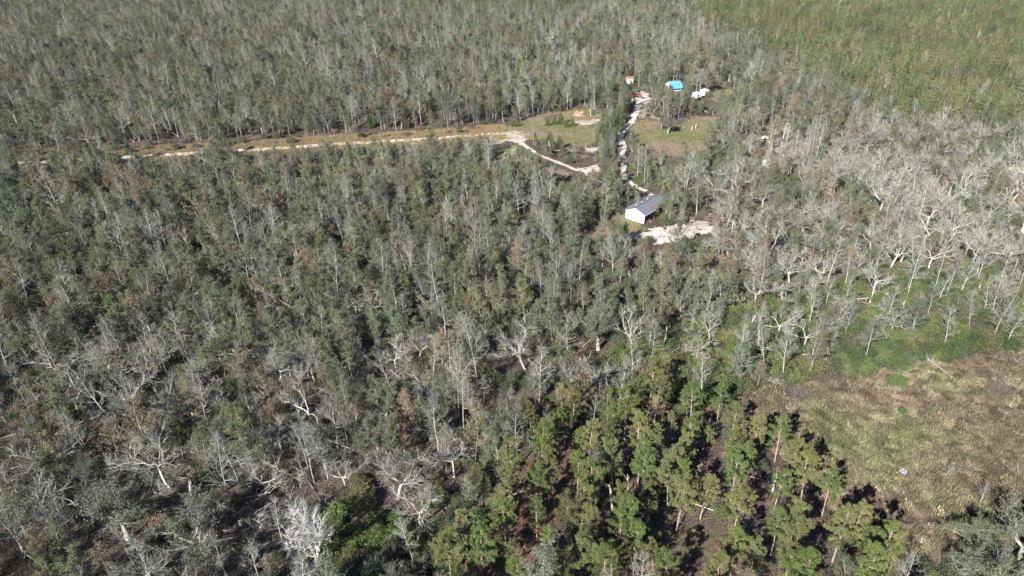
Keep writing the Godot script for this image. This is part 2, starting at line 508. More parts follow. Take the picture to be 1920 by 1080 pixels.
# ---------------------------------------------------------------- the kinds of plant, a few individuals of each
func grow() -> void:
	var pale := Color(.40, .385, .345)
	var grey := Color(.25, .24, .215)
	var twig := Color(.198, .198, .172)
	var olive := Color(.118, .137, .074)
	rng.seed = 11
	for i in 5:
		add_kind("leafless_tree", slender(rr(8, 12), rr(.08, .14), rr(.25, .45), rr(.2, .3), 28, 0, .1, pale.lerp(grey, rng.randf() * .6), twig * rr(.95, 1.25), olive))
	for i in 8:
		var lc: Color = [olive, Color(.132, .148, .078), Color(.105, .132, .076), Color(.145, .152, .09), Color(.11, .144, .068), Color(.122, .142, .094), Color(.144, .156, .07), Color(.097, .127, .068)][i]
		add_kind("hardwood_tree", slender(rr(7, 10.5), rr(.09, .14), rr(.12, .28), rr(.19, .28), 34, 3 + i % 3, .15, grey.lerp(pale, rng.randf() * .7), twig, lc))
	for i in 3:
		add_kind("russet_tree", slender(rr(7, 10), rr(.09, .13), rr(.2, .35), rr(.2, .26), 26, 2, .17, grey, Color(.23, .19, .155), [Color(.19, .145, .09), Color(.20, .155, .11), Color(.185, .155, .08)][i]))
	for i in 4:
		add_kind("evergreen_oak", oak(rr(1.8, 2.8), rr(.22, .32), 5, rr(3.2, 4.2), .75, 6, .135, 6, pale.lerp(grey, .3), twig, [Color(.12, .134, .09), Color(.108, .126, .076), Color(.13, .142, .098), Color(.112, .13, .07)][i]))
	for i in 6:
		add_kind("dead_oak", oak(rr(1.8, 3.6), rr(.18, .26), 4 + i % 3, rr(3.2, 4.8), .6, 0, .2, 4, pale * lerpf(.95, 1.3, i / 5.0), twig * 1.05, olive))
	for i in 2:
		add_kind("bleached_oak", oak(rr(1.6, 2.4), rr(.17, .22), 6, rr(3.8, 4.4), .85, 0, .2, 8, Color(.50, .49, .46), Color(.43, .42, .40), olive))
	for i in 6:
		add_kind("pine_tree", pine(rr(8.5, 11.0), rr(.10, .14), rr(.36, .5), rr(1.7, 2.3), 30, .32, Color(.36, .29, .225), [Color(.12, .158, .052), Color(.142, .163, .06), Color(.098, .14, .048), Color(.138, .155, .064), Color(.158, .16, .07), Color(.106, .15, .048)][i], 10))
	for i in 4:
		add_kind("plantation_pine", pine(rr(7.5, 9.5), rr(.08, .11), rr(.28, .4), rr(1.2, 1.7), 14, .36, Color(.33, .27, .215), [Color(.10, .145, .056), Color(.125, .15, .062), Color(.085, .13, .052), Color(.15, .145, .075)][i], 5))
	add_kind("brown_pine", pine(9.0, .12, .45, 1.6, 14, .33, Color(.34, .27, .21), Color(.33, .20, .115), 6))
	add_kind("brown_pine", pine(8.0, .12, .5, 1.5, 12, .33, Color(.34, .27, .21), Color(.36, .27, .155), 5))
	for i in 3:
		add_kind("cedar_tree", cedar(rr(5.5, 7.5), rr(1.5, 2.0), 3400, [Color(.10, .14, .05), Color(.13, .15, .065), Color(.12, .145, .075)][i]))
	for i in 4:
		add_kind("shrub", bush(rr(1.0, 1.6), rr(1.4, 2.4), 80, 44, .16, [Color(.078, .115, .036), Color(.108, .135, .048), Color(.066, .096, .038), Color(.125, .13, .06)][i], Color(.2, .17, .13)))
	for i in 3:
		add_kind("olive_bush", bush(rr(1.0, 1.6), rr(1.2, 2.4), 70, 28, .15, [Color(.095, .105, .055), Color(.12, .12, .066), Color(.085, .10, .058)][i], Color(.24, .2, .16)))
	for i in 3:
		add_kind("bare_bush", brush(rr(1.0, 1.6), rr(.9, 2.0), 90, 8, [Color(.15, .13, .118), Color(.155, .145, .132), Color(.175, .142, .125)][i]))
	add_kind("russet_bush", bush(1.3, 1.1, 50, 22, .2, Color(.19, .125, .09), Color(.21, .175, .145)))
	add_kind("russet_bush", bush(1.1, .8, 50, 20, .2, Color(.22, .17, .12), Color(.21, .175, .145)))
	for i in 4:
		add_kind("snapped_trunk", stub(rr(3.0, 6.5), rr(.13, .22), pale))
	for i in 3:
		add_kind("fallen_tree", log_lying(rr(6, 9), rr(.09, .14), pale * .95, 16))
	add_kind("fallen_log", log_lying(8.5, .17, Color(.42, .36, .28), 0))


func put(kind: String, p: Vector3, size := 1.0, turn := -1.0, v := -1, lean := Vector3.ZERO, tint := Color.WHITE, zonename := "", label := "") -> void:
	if not placed.has(kind):
		placed[kind] = []
	var n: int = kinds[kind].size()
	placed[kind].append({"p": p, "s": size, "r": rng.randf() * TAU if turn < 0 else turn, "v": rng.randi() % n if v < 0 else v % n, "l": lean, "t": tint, "z": zonename, "label": label, "hero": label != ""})


func pick(w: Dictionary) -> String:
	var total := 0.0
	for k in w:
		total += w[k]
	var x := rng.randf() * total
	for k in w:
		x -= w[k]
		if x <= 0.0:
			return k
	return ""


const BLEND := ["grove", "green", "bottomgreen", "right", "snag", "plant", "farpine", "dark", "wood"]
var kept := PackedByteArray()   # 1 m cells of open ground


func survey() -> void:
	kept.resize(360 * 240)
	var marks := [Vector3(67.2, 0, -291.5), Vector3(74.4, 0, -278.7), Vector3(76.4, 0, -200.3), Vector3(51.0, 0, -305.4), Vector3(84.2, 0, -225.2), Vector3(32.7, 0, -158.0), Vector3(124.3, 0, -153.3)]
	for i in 360:
		for j in 240:
			var p := Vector2(-230.0 + i, -110.0 - j)
			var on := zone(p) == "open"
			if p.x < -20.0 and gap(p, road_line) < 3.0 and noise2.get_noise_2d(p.x * 1.5, 0) < -p.x * .0035 - .35:
				on = false
			for k in marks:
				on = on or p.distance_to(Vector2(k.x, k.z)) < 4.0
			kept[i * 240 + j] = 1 if on else (2 if zone(p) == "dirt" else 0)


func hides(q: Vector2, h: float) -> bool:
	var far := HEIGHT / (HEIGHT - h * .92)
	var n := maxi(2, int((far - 1.0) * q.length() / 2.5))
	for k in n:
		var p := q * lerpf(1.0, far, float(k + 1) / n)
		var i := int(p.x + 230.0)
		var j := int(-110.0 - p.y)
		if i >= 0 and i < 360 and j >= 0 and j < 240 and kept[i * 240 + j]:
			return kept[i * 240 + j] == 1 or rng.randf() < .2
	return false


var heroes := []   # [Vector2, radius]: keep clear


func scatter() -> void:
	rng.seed = 77
	noise.seed = 5
	noise.frequency = 0.02
	noise2.seed = 9
	noise2.frequency = 0.06
	var trees := {
		"wood": {"hardwood_tree": 50, "leafless_tree": 24, "evergreen_oak": 3.5, "dead_oak": 1.5, "russet_tree": 10, "pine_tree": 1.5, "cedar_tree": 4, "snapped_trunk": 2.5, "": 9},
		"dark": {"hardwood_tree": 16, "leafless_tree": 30, "evergreen_oak": 6, "dead_oak": 12, "russet_tree": 9, "snapped_trunk": 4, "": 28},
		"snag": {"dead_oak": 30, "leafless_tree": 13, "hardwood_tree": 17, "evergreen_oak": 6, "russet_tree": 6, "snapped_trunk": 6, "": 34},
		"green": {"leafless_tree": 20, "snapped_trunk": 9, "dead_oak": 6, "hardwood_tree": 6, "russet_tree": 4, "": 58},
		"bottomgreen": {"leafless_tree": 6, "pine_tree": 14, "evergreen_oak": 12, "": 60},
		"right": {"evergreen_oak": 30, "leafless_tree": 5, "": 50},
		"grove": {"pine_tree": 52, "brown_pine": 7, "snapped_trunk": 3, "leafless_tree": 5, "": 36},
		"plant": {"plantation_pine": 88, "leafless_tree": 3, "hardwood_tree": 3, "": 6},
		"farpine": {"plantation_pine": 55, "hardwood_tree": 30, "leafless_tree": 10},
		"dirt": {"leafless_tree": 18, "dead_oak": 8, "hardwood_tree": 8, "russet_tree": 4, "": 62},
		"roadside": {"hardwood_tree": 26, "leafless_tree": 22, "cedar_tree": 4, "": 48},
		"verge": {"leafless_tree": 5, "hardwood_tree": 5, "": 90},
	}
	var under := {
		"wood": {"olive_bush": 26, "bare_bush": 22, "shrub": 3, "russet_bush": 3, "fallen_tree": 1.6, "": 44},
		"dark": {"olive_bush": 12, "bare_bush": 34, "shrub": 3, "russet_bush": 3, "fallen_tree": 6, "": 26},
		"snag": {"olive_bush": 34, "bare_bush": 42, "shrub": 5, "russet_bush": 3, "fallen_tree": 5, "": 12},
		"green": {"shrub": 62, "olive_bush": 12, "bare_bush": 12, "russet_bush": 1.0, "fallen_tree": 2.4, "": 17},
		"bottomgreen": {"shrub": 70, "olive_bush": 20, "": 10},
		"right": {"shrub": 40, "olive_bush": 40, "": 20},
		"grove": {"shrub": 9, "olive_bush": 10, "bare_bush": 16, "russet_bush": 24, "fallen_log": .8, "": 40},
		"plant": {"bare_bush": 20, "russet_bush": 14, "": 66},
		"farpine": {"olive_bush": 50, "": 50},
		"dirt": {"bare_bush": 32, "olive_bush": 16, "fallen_tree": 2, "": 50},
		"roadside": {"olive_bush": 34, "bare_bush": 30, "": 30},
		"verge": {"bare_bush": 22, "olive_bush": 20, "russet_bush": 5, "": 53},
		"meadow": {"bare_bush": 9, "russet_bush": 2, "shrub": .8, "olive_bush": 5, "": 83},
	}
	var leanto := Vector3(-1, 0, -.25).normalized()
	for layer in 2:
		var z := -34.0
		while z > -650.0:
			var step := (2.75 if z > -120.0 else 2.8) if layer == 0 else (1.75 if z > -210.0 else 3.4)
			var half := .742 * (.866 * -z + 36.0) + 14.0
			var x := -half
			while x < half:
				var q := Vector2(x + rr(-.5, .5) * step, z + rr(-.5, .5) * step)
				x += step
				var zn := zone(q)
				if layer == 1 and zn == "meadow":
					zn = zone(q + Vector2(rr(-3.5, 3.5), rr(-3.5, 3.5)) * rng.randf())
				if zn in BLEND:
					var zn2 := zone(q + Vector2(rr(-6, 6), rr(-6, 6)) * rng.randf())
					if zn2 in BLEND:
						zn = zn2
				var table: Dictionary = trees if layer == 0 else under
				if not table.has(zn):
					continue
				var clear := false
				if layer == 0 and zn != "plant":
					# the storm left holes
					if noise2.get_noise_2d(q.x, q.y) > .33 and rng.randf() < .75:
						clear = true
				for h in heroes:
					if q.distance_squared_to(h[0]) < h[1] * h[1] * (1.0 if layer == 0 else .25):
						clear = true
				if clear:
					continue
				var mix: Dictionary = table[zn]
				if layer == 0 and zn in ["wood", "dark", "snag"]:
					# kinds keep company in loose stands
					mix = mix.duplicate()
					mix["leafless_tree"] *= clampf(1.0 + 3.2 * noise2.get_noise_2d(q.x * .7 + 700.0, q.y * .7), .25, 3.0)
					mix["hardwood_tree"] *= clampf(1.0 + 1.6 * noise2.get_noise_2d(q.x * .7 + 1400.0, q.y * .7), .4, 2.0)
					mix["russet_tree"] *= clampf(1.0 + 4.0 * noise2.get_noise_2d(q.x * .7 + 2100.0, q.y * .7), .1, 4.0)
				var k := pick(mix)
				if k == "":
					continue
				var s := (rr(.62, 1.22) if zn != "plant" else rr(.6, 1.15)) if layer == 0 else (rr(.5, 1.35) if zn != "green" else rr(.7, 1.5))
				if layer == 0 and q.y < -120.0 and q.y > -340.0:
					# young growth only where the clearings and the road are seen over it
					var proto_h: float = kinds[k][0].h
					var fit := proto_h * s
					while fit > 2.2 and hides(q, fit):
						fit -= 1.2
					if fit < proto_h * s and rng.randf() < .985:
						s = fit / proto_h
						if s < .3:
							continue
				if layer == 0 and zn == "snag" and k == "dead_oak":
					s *= rr(1.0, 1.35)
				if layer == 0:
					s *= .78 if k in ["pine_tree", "brown_pine"] else (.9 if k in ["hardwood_tree", "leafless_tree", "russet_tree"] else (1.0 if rng.randf() < .75 else .6))
				if layer == 0 and zn == "wood":
					s *= rr(1.1, 1.35) if rng.randf() < .14 else (rr(.55, .8) if rng.randf() < .18 else 1.0)
				if layer == 1 and zn == "grove":
					s *= .7
				if layer == 1 and zn == "meadow":
					s *= rr(.12, .4)
				if layer == 1 and q.y < -120.0 and q.y > -340.0 and rng.randf() < .93 and hides(q, kinds[k][0].h * s):
					continue
				var a := absf(rng.randfn(0, 1)) * .05 + .005
				if zn == "plant":
					a *= .4
				if rng.randf() < (.07 if zn == "wood" else .13) and zn not in ["plant", "grove"] and layer == 0:
					a = rr(.3, .9)
				var ax := (leanto + Vector3(rr(-.6, .6), 0, rr(-.6, .6))) * (a if layer == 0 else .05)
				var wide := noise.get_noise_2d(q.x, q.y)
				var f := 1.0 + wide * .35 + rr(-.18, .18)
				var warm := noise2.get_noise_2d(q.x + 300.0, q.y) * .3 + rr(-.08, .08)
				if zn == "plant":
					f *= rr(.75, 1.25)
					warm += rr(-.1, .55) * rng.randf()
				put(k, Vector3(q.x, 0, q.y), s, -1.0, -1, ax, Color(f * (1.0 + warm * .4), f, f * (1.0 - warm * .4)), zn)
			z -= step


func frame_of(d: Dictionary) -> Transform3D:
	var b := Basis(Vector3.UP, d.r)
	var l: Vector3 = d.l
	if l.length() > .001:
		b = Basis(Vector3.UP.cross(l).normalized(), l.length()) * b
	return Transform3D(b.scaled(Vector3.ONE * float(d.s)), d.p)


func picture(p: Vector3) -> Vector2:   # where a point shows, for telling things apart in their labels
	var q := p - Vector3(0, HEIGHT, 0)
	var t := deg_to_rad(TILT)
	var depth := -q.y * sin(t) - q.z * cos(t)
	var up := q.y * cos(t) - q.z * sin(t)
	return Vector2(960 + 1297 * q.x / depth, 540 - 1297 * up / depth)


const LOOK := {
	"leafless_tree": ["leafless tree", "tree", "leafless trees in the wood"],
	"hardwood_tree": ["thinly leaved grey-green tree", "tree", "thinly leaved trees in the wood"],
	"russet_tree": ["brown-leaved slender tree", "tree", "brown-leaved trees in the wood"],
	"evergreen_oak": ["spreading evergreen oak", "tree", "evergreen oaks in the wood"],
	"dead_oak": ["dead pale-limbed oak", "tree", "dead oaks with pale limbs"],
	"bleached_oak": ["bleached white dead oak", "tree", "bleached white oaks"],
	"pine_tree": ["green tan-trunked pine", "pine", "pines of the grove"],
	"plantation_pine": ["slim yellow-green pine in the dense plantation filling the top right", "pine", "pines of the plantation"],
	"brown_pine": ["dead rusty-needled pine", "pine", "dead pines with rusty needles"],
	"cedar_tree": ["cone-shaped green cedar", "tree", "cone-shaped cedars"],
	"shrub": ["bright green shrub", "shrub", "bright green shrubs"],
	"olive_bush": ["dull olive bush", "bush", "dull olive bushes"],
	"bare_bush": ["leafless brown bush", "bush", "leafless brown bushes"],
	"russet_bush": ["rust-brown bush", "bush", "rust-brown bushes"],
	"snapped_trunk": ["snapped pale trunk", "tree trunk", "snapped trunks left standing"],
	"fallen_tree": ["fallen bare pale tree", "fallen tree", "fallen trees"],
	"fallen_log": ["bare tan fallen log", "log", "logs on the ground"],
}
const MASS := {
	"leafless_tree": "leafless_forest", "hardwood_tree": "hardwood_forest", "russet_tree": "russet_forest", "evergreen_oak": "oak_forest", "dead_oak": "dead_oak_forest", "pine_tree": "pine_forest",
	"plantation_pine": "pine_plantation_forest", "brown_pine": "brown_pine_forest", "cedar_tree": "cedar_forest", "shrub": "shrub_undergrowth", "olive_bush": "olive_undergrowth", "bare_bush": "bare_undergrowth",
	"russet_bush": "russet_undergrowth", "snapped_trunk": "snapped_forest", "fallen_tree": "fallen_debris", "fallen_log": "log_debris", "bleached_oak": "bleached_forest",
}
const MASSLABEL := {
	"leafless_forest": "farther leafless grey trees of the wood", "hardwood_forest": "farther thinly leaved grey-green trees of the wood", "russet_forest": "farther brown-leaved trees of the wood", "oak_forest": "farther evergreen oaks of the wood",
	"dead_oak_forest": "farther dead oaks with pale limbs", "pine_forest": "farther scattered pines of the wood", "pine_plantation_forest": "dense yellow-green pine plantation filling the top right", "brown_pine_forest": "farther dead rusty pines",
	"cedar_forest": "farther cone-shaped cedars of the wood", "shrub_undergrowth": "bright green undergrowth of the thicket", "olive_undergrowth": "dull olive undergrowth beneath the trees", "bare_undergrowth": "leafless brown undergrowth beneath the trees",
	"russet_undergrowth": "rust-brown undergrowth beneath the trees", "snapped_forest": "farther snapped pale trunks", "fallen_debris": "farther fallen pale trees", "log_debris": "farther logs on the ground", "bleached_forest": "farther bleached oaks",
}
const NTH := ["leftmost", "second from left", "third from left", "fourth from left", "fifth from left", "sixth from left", "seventh from left", "eighth from left", "ninth from left", "tenth from left", "eleventh from left", "twelfth from left"]


func whereabouts(z: String, q: Vector2) -> String:
	var cols := ["left edge", "left of centre", "at centre", "right of centre", "right edge"]
	var row := ["far back", "road level", "mid picture", "lower wood", "bottom edge"]
	if z == "grove":
		return "pine grove by the meadow"
	if z == "green":
		return "green thicket, " + ["left", "left middle", "right middle", "right"][clampi(int((q.x - 1000.0) / 230.0), 0, 3)] + " part"
	var r: int = clampi(int((q.y - 0.0) / 216.0), 0, 4)
	return row[r] + ", " + cols[clampi(int(q.x / 384.0), 0, 4)]


func plant_all() -> void:
	for kind in placed:
		var list: Array = placed[kind]
		for d in list:
			var proto: Dictionary = kinds[kind][d.v]
			var foot := picture(d.p)
			var tip := picture(d.p + Vector3(0, proto.h * d.s * .7, 0))
			d.q = tip
			d.size = proto.h * d.s / d.p.distance_to(Vector3(0, HEIGHT, 0))
			if tip.x < 6 or tip.x > 1914 or tip.y > 1076 or tip.y < 4 or (foot.y > 1300):
				d.size = 0.0
			if d.hero:
				d.size += 10.0
		list.sort_custom(func(a, b): return a.size > b.size)
		var n := 0
		while n < list.size() and n < 300 and list[n].size > 0.0:
			n += 1
		# labels: kind, size word, whereabouts, then order from the left
		var cells := {}
		for i in n:
			var d: Dictionary = list[i]
			if d.hero:
				continue
			var tall := "tall " if d.s > 1.03 else ("small " if d.s < .85 else "")
			var key: String = tall + "|" + whereabouts(d.z, d.q)
			if not cells.has(key):
				cells[key] = []
			cells[key].append(d)
		for key in cells:
			var cell: Array = cells[key]
			cell.sort_custom(func(a, b): return a.q.y > b.q.y)
			var rows := ceili(cell.size() / 9.0)
			for r in rows:
				var run := cell.slice(r * cell.size() / rows, (r + 1) * cell.size() / rows)
				run.sort_custom(func(a, b): return a.q.x < b.q.x)
				for i in run.size():
					var bits: PackedStringArray = key.split("|")
					var rowword: String = "" if rows == 1 else ", row " + ["one", "two", "three", "four", "five", "six", "seven", "eight", "nine", "ten", "eleven", "twelve", "thirteen", "fourteen", "fifteen"][mini(r, 14)]
					run[i].label = "%s%s, %s%s, %s" % [bits[0], LOOK[kind][0], NTH[mini(i, 11)], rowword, bits[1]]
					if kind == "plantation_pine":
						run[i].label = LOOK[kind][0]
		for i in n:
			var d: Dictionary = list[i]
			var proto: Dictionary = kinds[kind][d.v]
			var o := base(kind)
			o.transform = frame_of(d)
			tag(o, d.label, LOOK[kind][1], LOOK[kind][2])
			var shade: int = clampi(int((d.t.g - .55) / .15), 0, 5)
			var warm: int = 1 if d.t.r > d.t.b else 0
			for p in proto.parts:
				var key: String = "%s_%d_%d" % [p[2], shade, warm]
				var f := .62 + .15 * shade
				var m := mat(key, Color(f * (1.03 if warm else .97), f, f * (.95 if warm else 1.05)) if p[2] == "leaf" else Color(.85 + .05 * shade, .85 + .05 * shade, .85 + .05 * shade))
				part(p[0], p[1], m, o)
		if n < list.size():
			var rest := list.slice(n)
			var mass: String = MASS[kind]
			var holder := base(mass)
			tag(holder, MASSLABEL[mass], "forest" if mass.ends_with("forest") else "undergrowth", "", "stuff")
			for v in kinds[kind].size():
				var some := rest.filter(func(d): return d.v == v)
				if some.is_empty():
					continue
				var mm := MultiMesh.new()
				mm.transform_format = MultiMesh.TRANSFORM_3D
				mm.use_colors = true
				mm.mesh = kinds[kind][v].all
				mm.instance_count = some.size()
				for i in some.size():
					mm.set_instance_transform(i, frame_of(some[i]))
					mm.set_instance_color(i, some[i].t)
				var mi := MultiMeshInstance3D.new()
				mi.name = "foliage"
				mi.multimesh = mm
				holder.add_child(mi, true)
				mi.set_meta("kind", "stuff")
		print(kind, " ", n, " of ", list.size())


# ---------------------------------------------------------------- the setting
func grain(freq: float, stops: Array, size := 512, octaves := 5) -> NoiseTexture2D:
	var t := NoiseTexture2D.new()
	var f := FastNoiseLite.new()
	f.noise_type = FastNoiseLite.TYPE_SIMPLEX
	f.frequency = freq
	f.fractal_octaves = octaves
	f.seed = int(freq * 1000)
	t.noise = f
	t.width = size
	t.height = size
	t.seamless = true
	var g := Gradient.new()
	g.offsets = PackedFloat32Array()
	g.colors = PackedColorArray()
	for s in stops:
		g.add_point(s[0], s[1].linear_to_srgb())
	t.color_ramp = g
	return t


func earth(key: String, stops: Array, tile: float, blot: Array, tile2: float, vertex := false) -> StandardMaterial3D:
	var m := mat(key, Color.WHITE, 1.0, vertex)
	m.metallic_specular = .1
	m.uv1_triplanar = true
	m.uv1_world_triplanar = true
	m.uv1_scale = Vector3.ONE / tile
	m.albedo_texture = grain(.02, stops)
	m.detail_enabled = true
	m.detail_blend_mode = BaseMaterial3D.BLEND_MODE_MUL
	m.detail_uv_layer = BaseMaterial3D.DETAIL_UV_2
	m.uv2_triplanar = true
	m.uv2_world_triplanar = true
	m.uv2_scale = Vector3.ONE / tile2
	m.detail_albedo = grain(.008, blot)
	m.heightmap_enabled = true
	m.heightmap_scale = 8.0
	m.heightmap_texture = grain(.03, [[0.0, Color.BLACK], [1.0, Color.WHITE]])
	return m


func patch(called: String, poly: PackedVector2Array, y: float, cell: float, material: Material, ragged: float, cols: Array, holes := 2.0) -> MeshInstance3D:
	var b := MB.new()
	var lo := poly[0]
	var hi := poly[0]
	for p in poly:
		lo = lo.min(p)
		hi = hi.max(p)
	lo -= Vector2.ONE * ragged
	hi += Vector2.ONE * ragged
	var f := FastNoiseLite.new()
	f.frequency = .22
	f.seed = 3
	var g := FastNoiseLite.new()
	g.frequency = .05
	g.seed = 4
	var nx := int((hi.x - lo.x) / cell) + 1
	var nz := int((hi.y - lo.y) / cell) + 1
	for i in nx:
		for j in nz:
			var c := lo + Vector2(i + .5, j + .5) * cell
			var w := Vector2(f.get_noise_2d(c.x, c.y) + .5 * f.get_noise_2d(c.x * 3.1, c.y * 3.1), f.get_noise_2d(c.x + 90, c.y) + .5 * f.get_noise_2d(c.x * 3.1 + 90, c.y * 3.1)) * ragged
			if not Geometry2D.is_point_in_polygon(c + w, poly) or f.get_noise_2d(c.x * 2.0 + 40, c.y * 2.0) + .6 * f.get_noise_2d(c.x * 6.0, c.y * 6.0) > holes:
				continue
			var a := Vector3(c.x - cell * .5, y, c.y - cell * .5)
			var t := clampf(.5 + 1.1 * g.get_noise_2d(c.x, c.y) + .6 * f.get_noise_2d(c.x, c.y) + .5 * f.get_noise_2d(c.x * 5.0, c.y * 5.0), 0, .999) * (cols.size() - 1)
			var col: Color = cols[int(t)].lerp(cols[int(t) + 1], t - int(t)) * rng.randf_range(.8, 1.2)
			b.quad(a, a + Vector3(cell, 0, 0), a + Vector3(cell, 0, cell), a + Vector3(0, 0, cell), col)
	var o := part(called, b.mesh(material), material, self)
	o.set_meta("kind", "structure")
	return o


func track(called: String, line: PackedVector2Array, width: float, y: float, material: Material) -> void:
	var b := MB.new()
	var f := FastNoiseLite.new()
	f.frequency = .09
	var pts := []
	for i in line.size() - 1:
		var n := maxi(2, int(line[i].distance_to(line[i + 1]) / .8))
		for k in n:
			pts.append(line[i].lerp(line[i + 1], float(k) / n))
	pts.append(line[line.size() - 1])
	var pl: Vector3
	var pr: Vector3
	for i in pts.size():
		var d: Vector2 = (pts[mini(i + 1, pts.size() - 1)] - pts[maxi(i - 1, 0)]).normalized()
		var s := Vector2(-d.y, d.x)
		var l: Vector2 = pts[i] - s * width * (.5 + .3 * f.get_noise_2d(i * 2.0, 0))
		var r: Vector2 = pts[i] + s * width * (.5 + .3 * f.get_noise_2d(i * 2.0, 50))
		var a := Vector3(l.x, y, l.y)
		var e := Vector3(r.x, y, r.y)
		if i > 0:
			var tone := .98 + .3 * f.get_noise_2d(i * 5.0, 90)
			b.quad(pl, a, e, pr, Color(tone, tone * .97, tone * .93))
		pl = a
		pr = e
	part(called, b.mesh(material), material, self).set_meta("kind", "structure")


func tufts(called: String, label: String, spots: Array, blade: Color, tall: float) -> void:
	var protos := []
	for k in 3:
		var b := MB.new()
		for i in 30:
			var o := Vector3(rr(-.3, .3), 0, rr(-.3, .3))
			var e := o + Vector3(rr(-.28, .28), rr(.35, 1.0), rr(-.28, .28)) * tall
			b.twig(o, e, .042, rv(), vary(blade, .3))
		protos.append(b.mesh(mat("grass")))
	var holder := base(called)
	tag(holder, label, "grass", "", "stuff")
	for k in 3:
		var some := []
		for i in spots.size():
			if i % 3 == k:
				some.append(spots[i])
		var mm := MultiMesh.new()
		mm.transform_format = MultiMesh.TRANSFORM_3D
		mm.use_colors = true
		mm.mesh = protos[k]
		mm.instance_count = some.size()
		for i in some.size():
			mm.set_instance_transform(i, Transform3D(Basis(Vector3.UP, rng.randf() * TAU).scaled(Vector3.ONE * (some[i][2] if some[i].size() > 2 else rr(.7, 1.4))), some[i][0]))
			mm.set_instance_color(i, some[i][1])
		var mi := MultiMeshInstance3D.new()
		mi.name = "blades"
		mi.multimesh = mm
		holder.add_child(mi, true)
		mi.set_meta("kind", "stuff")


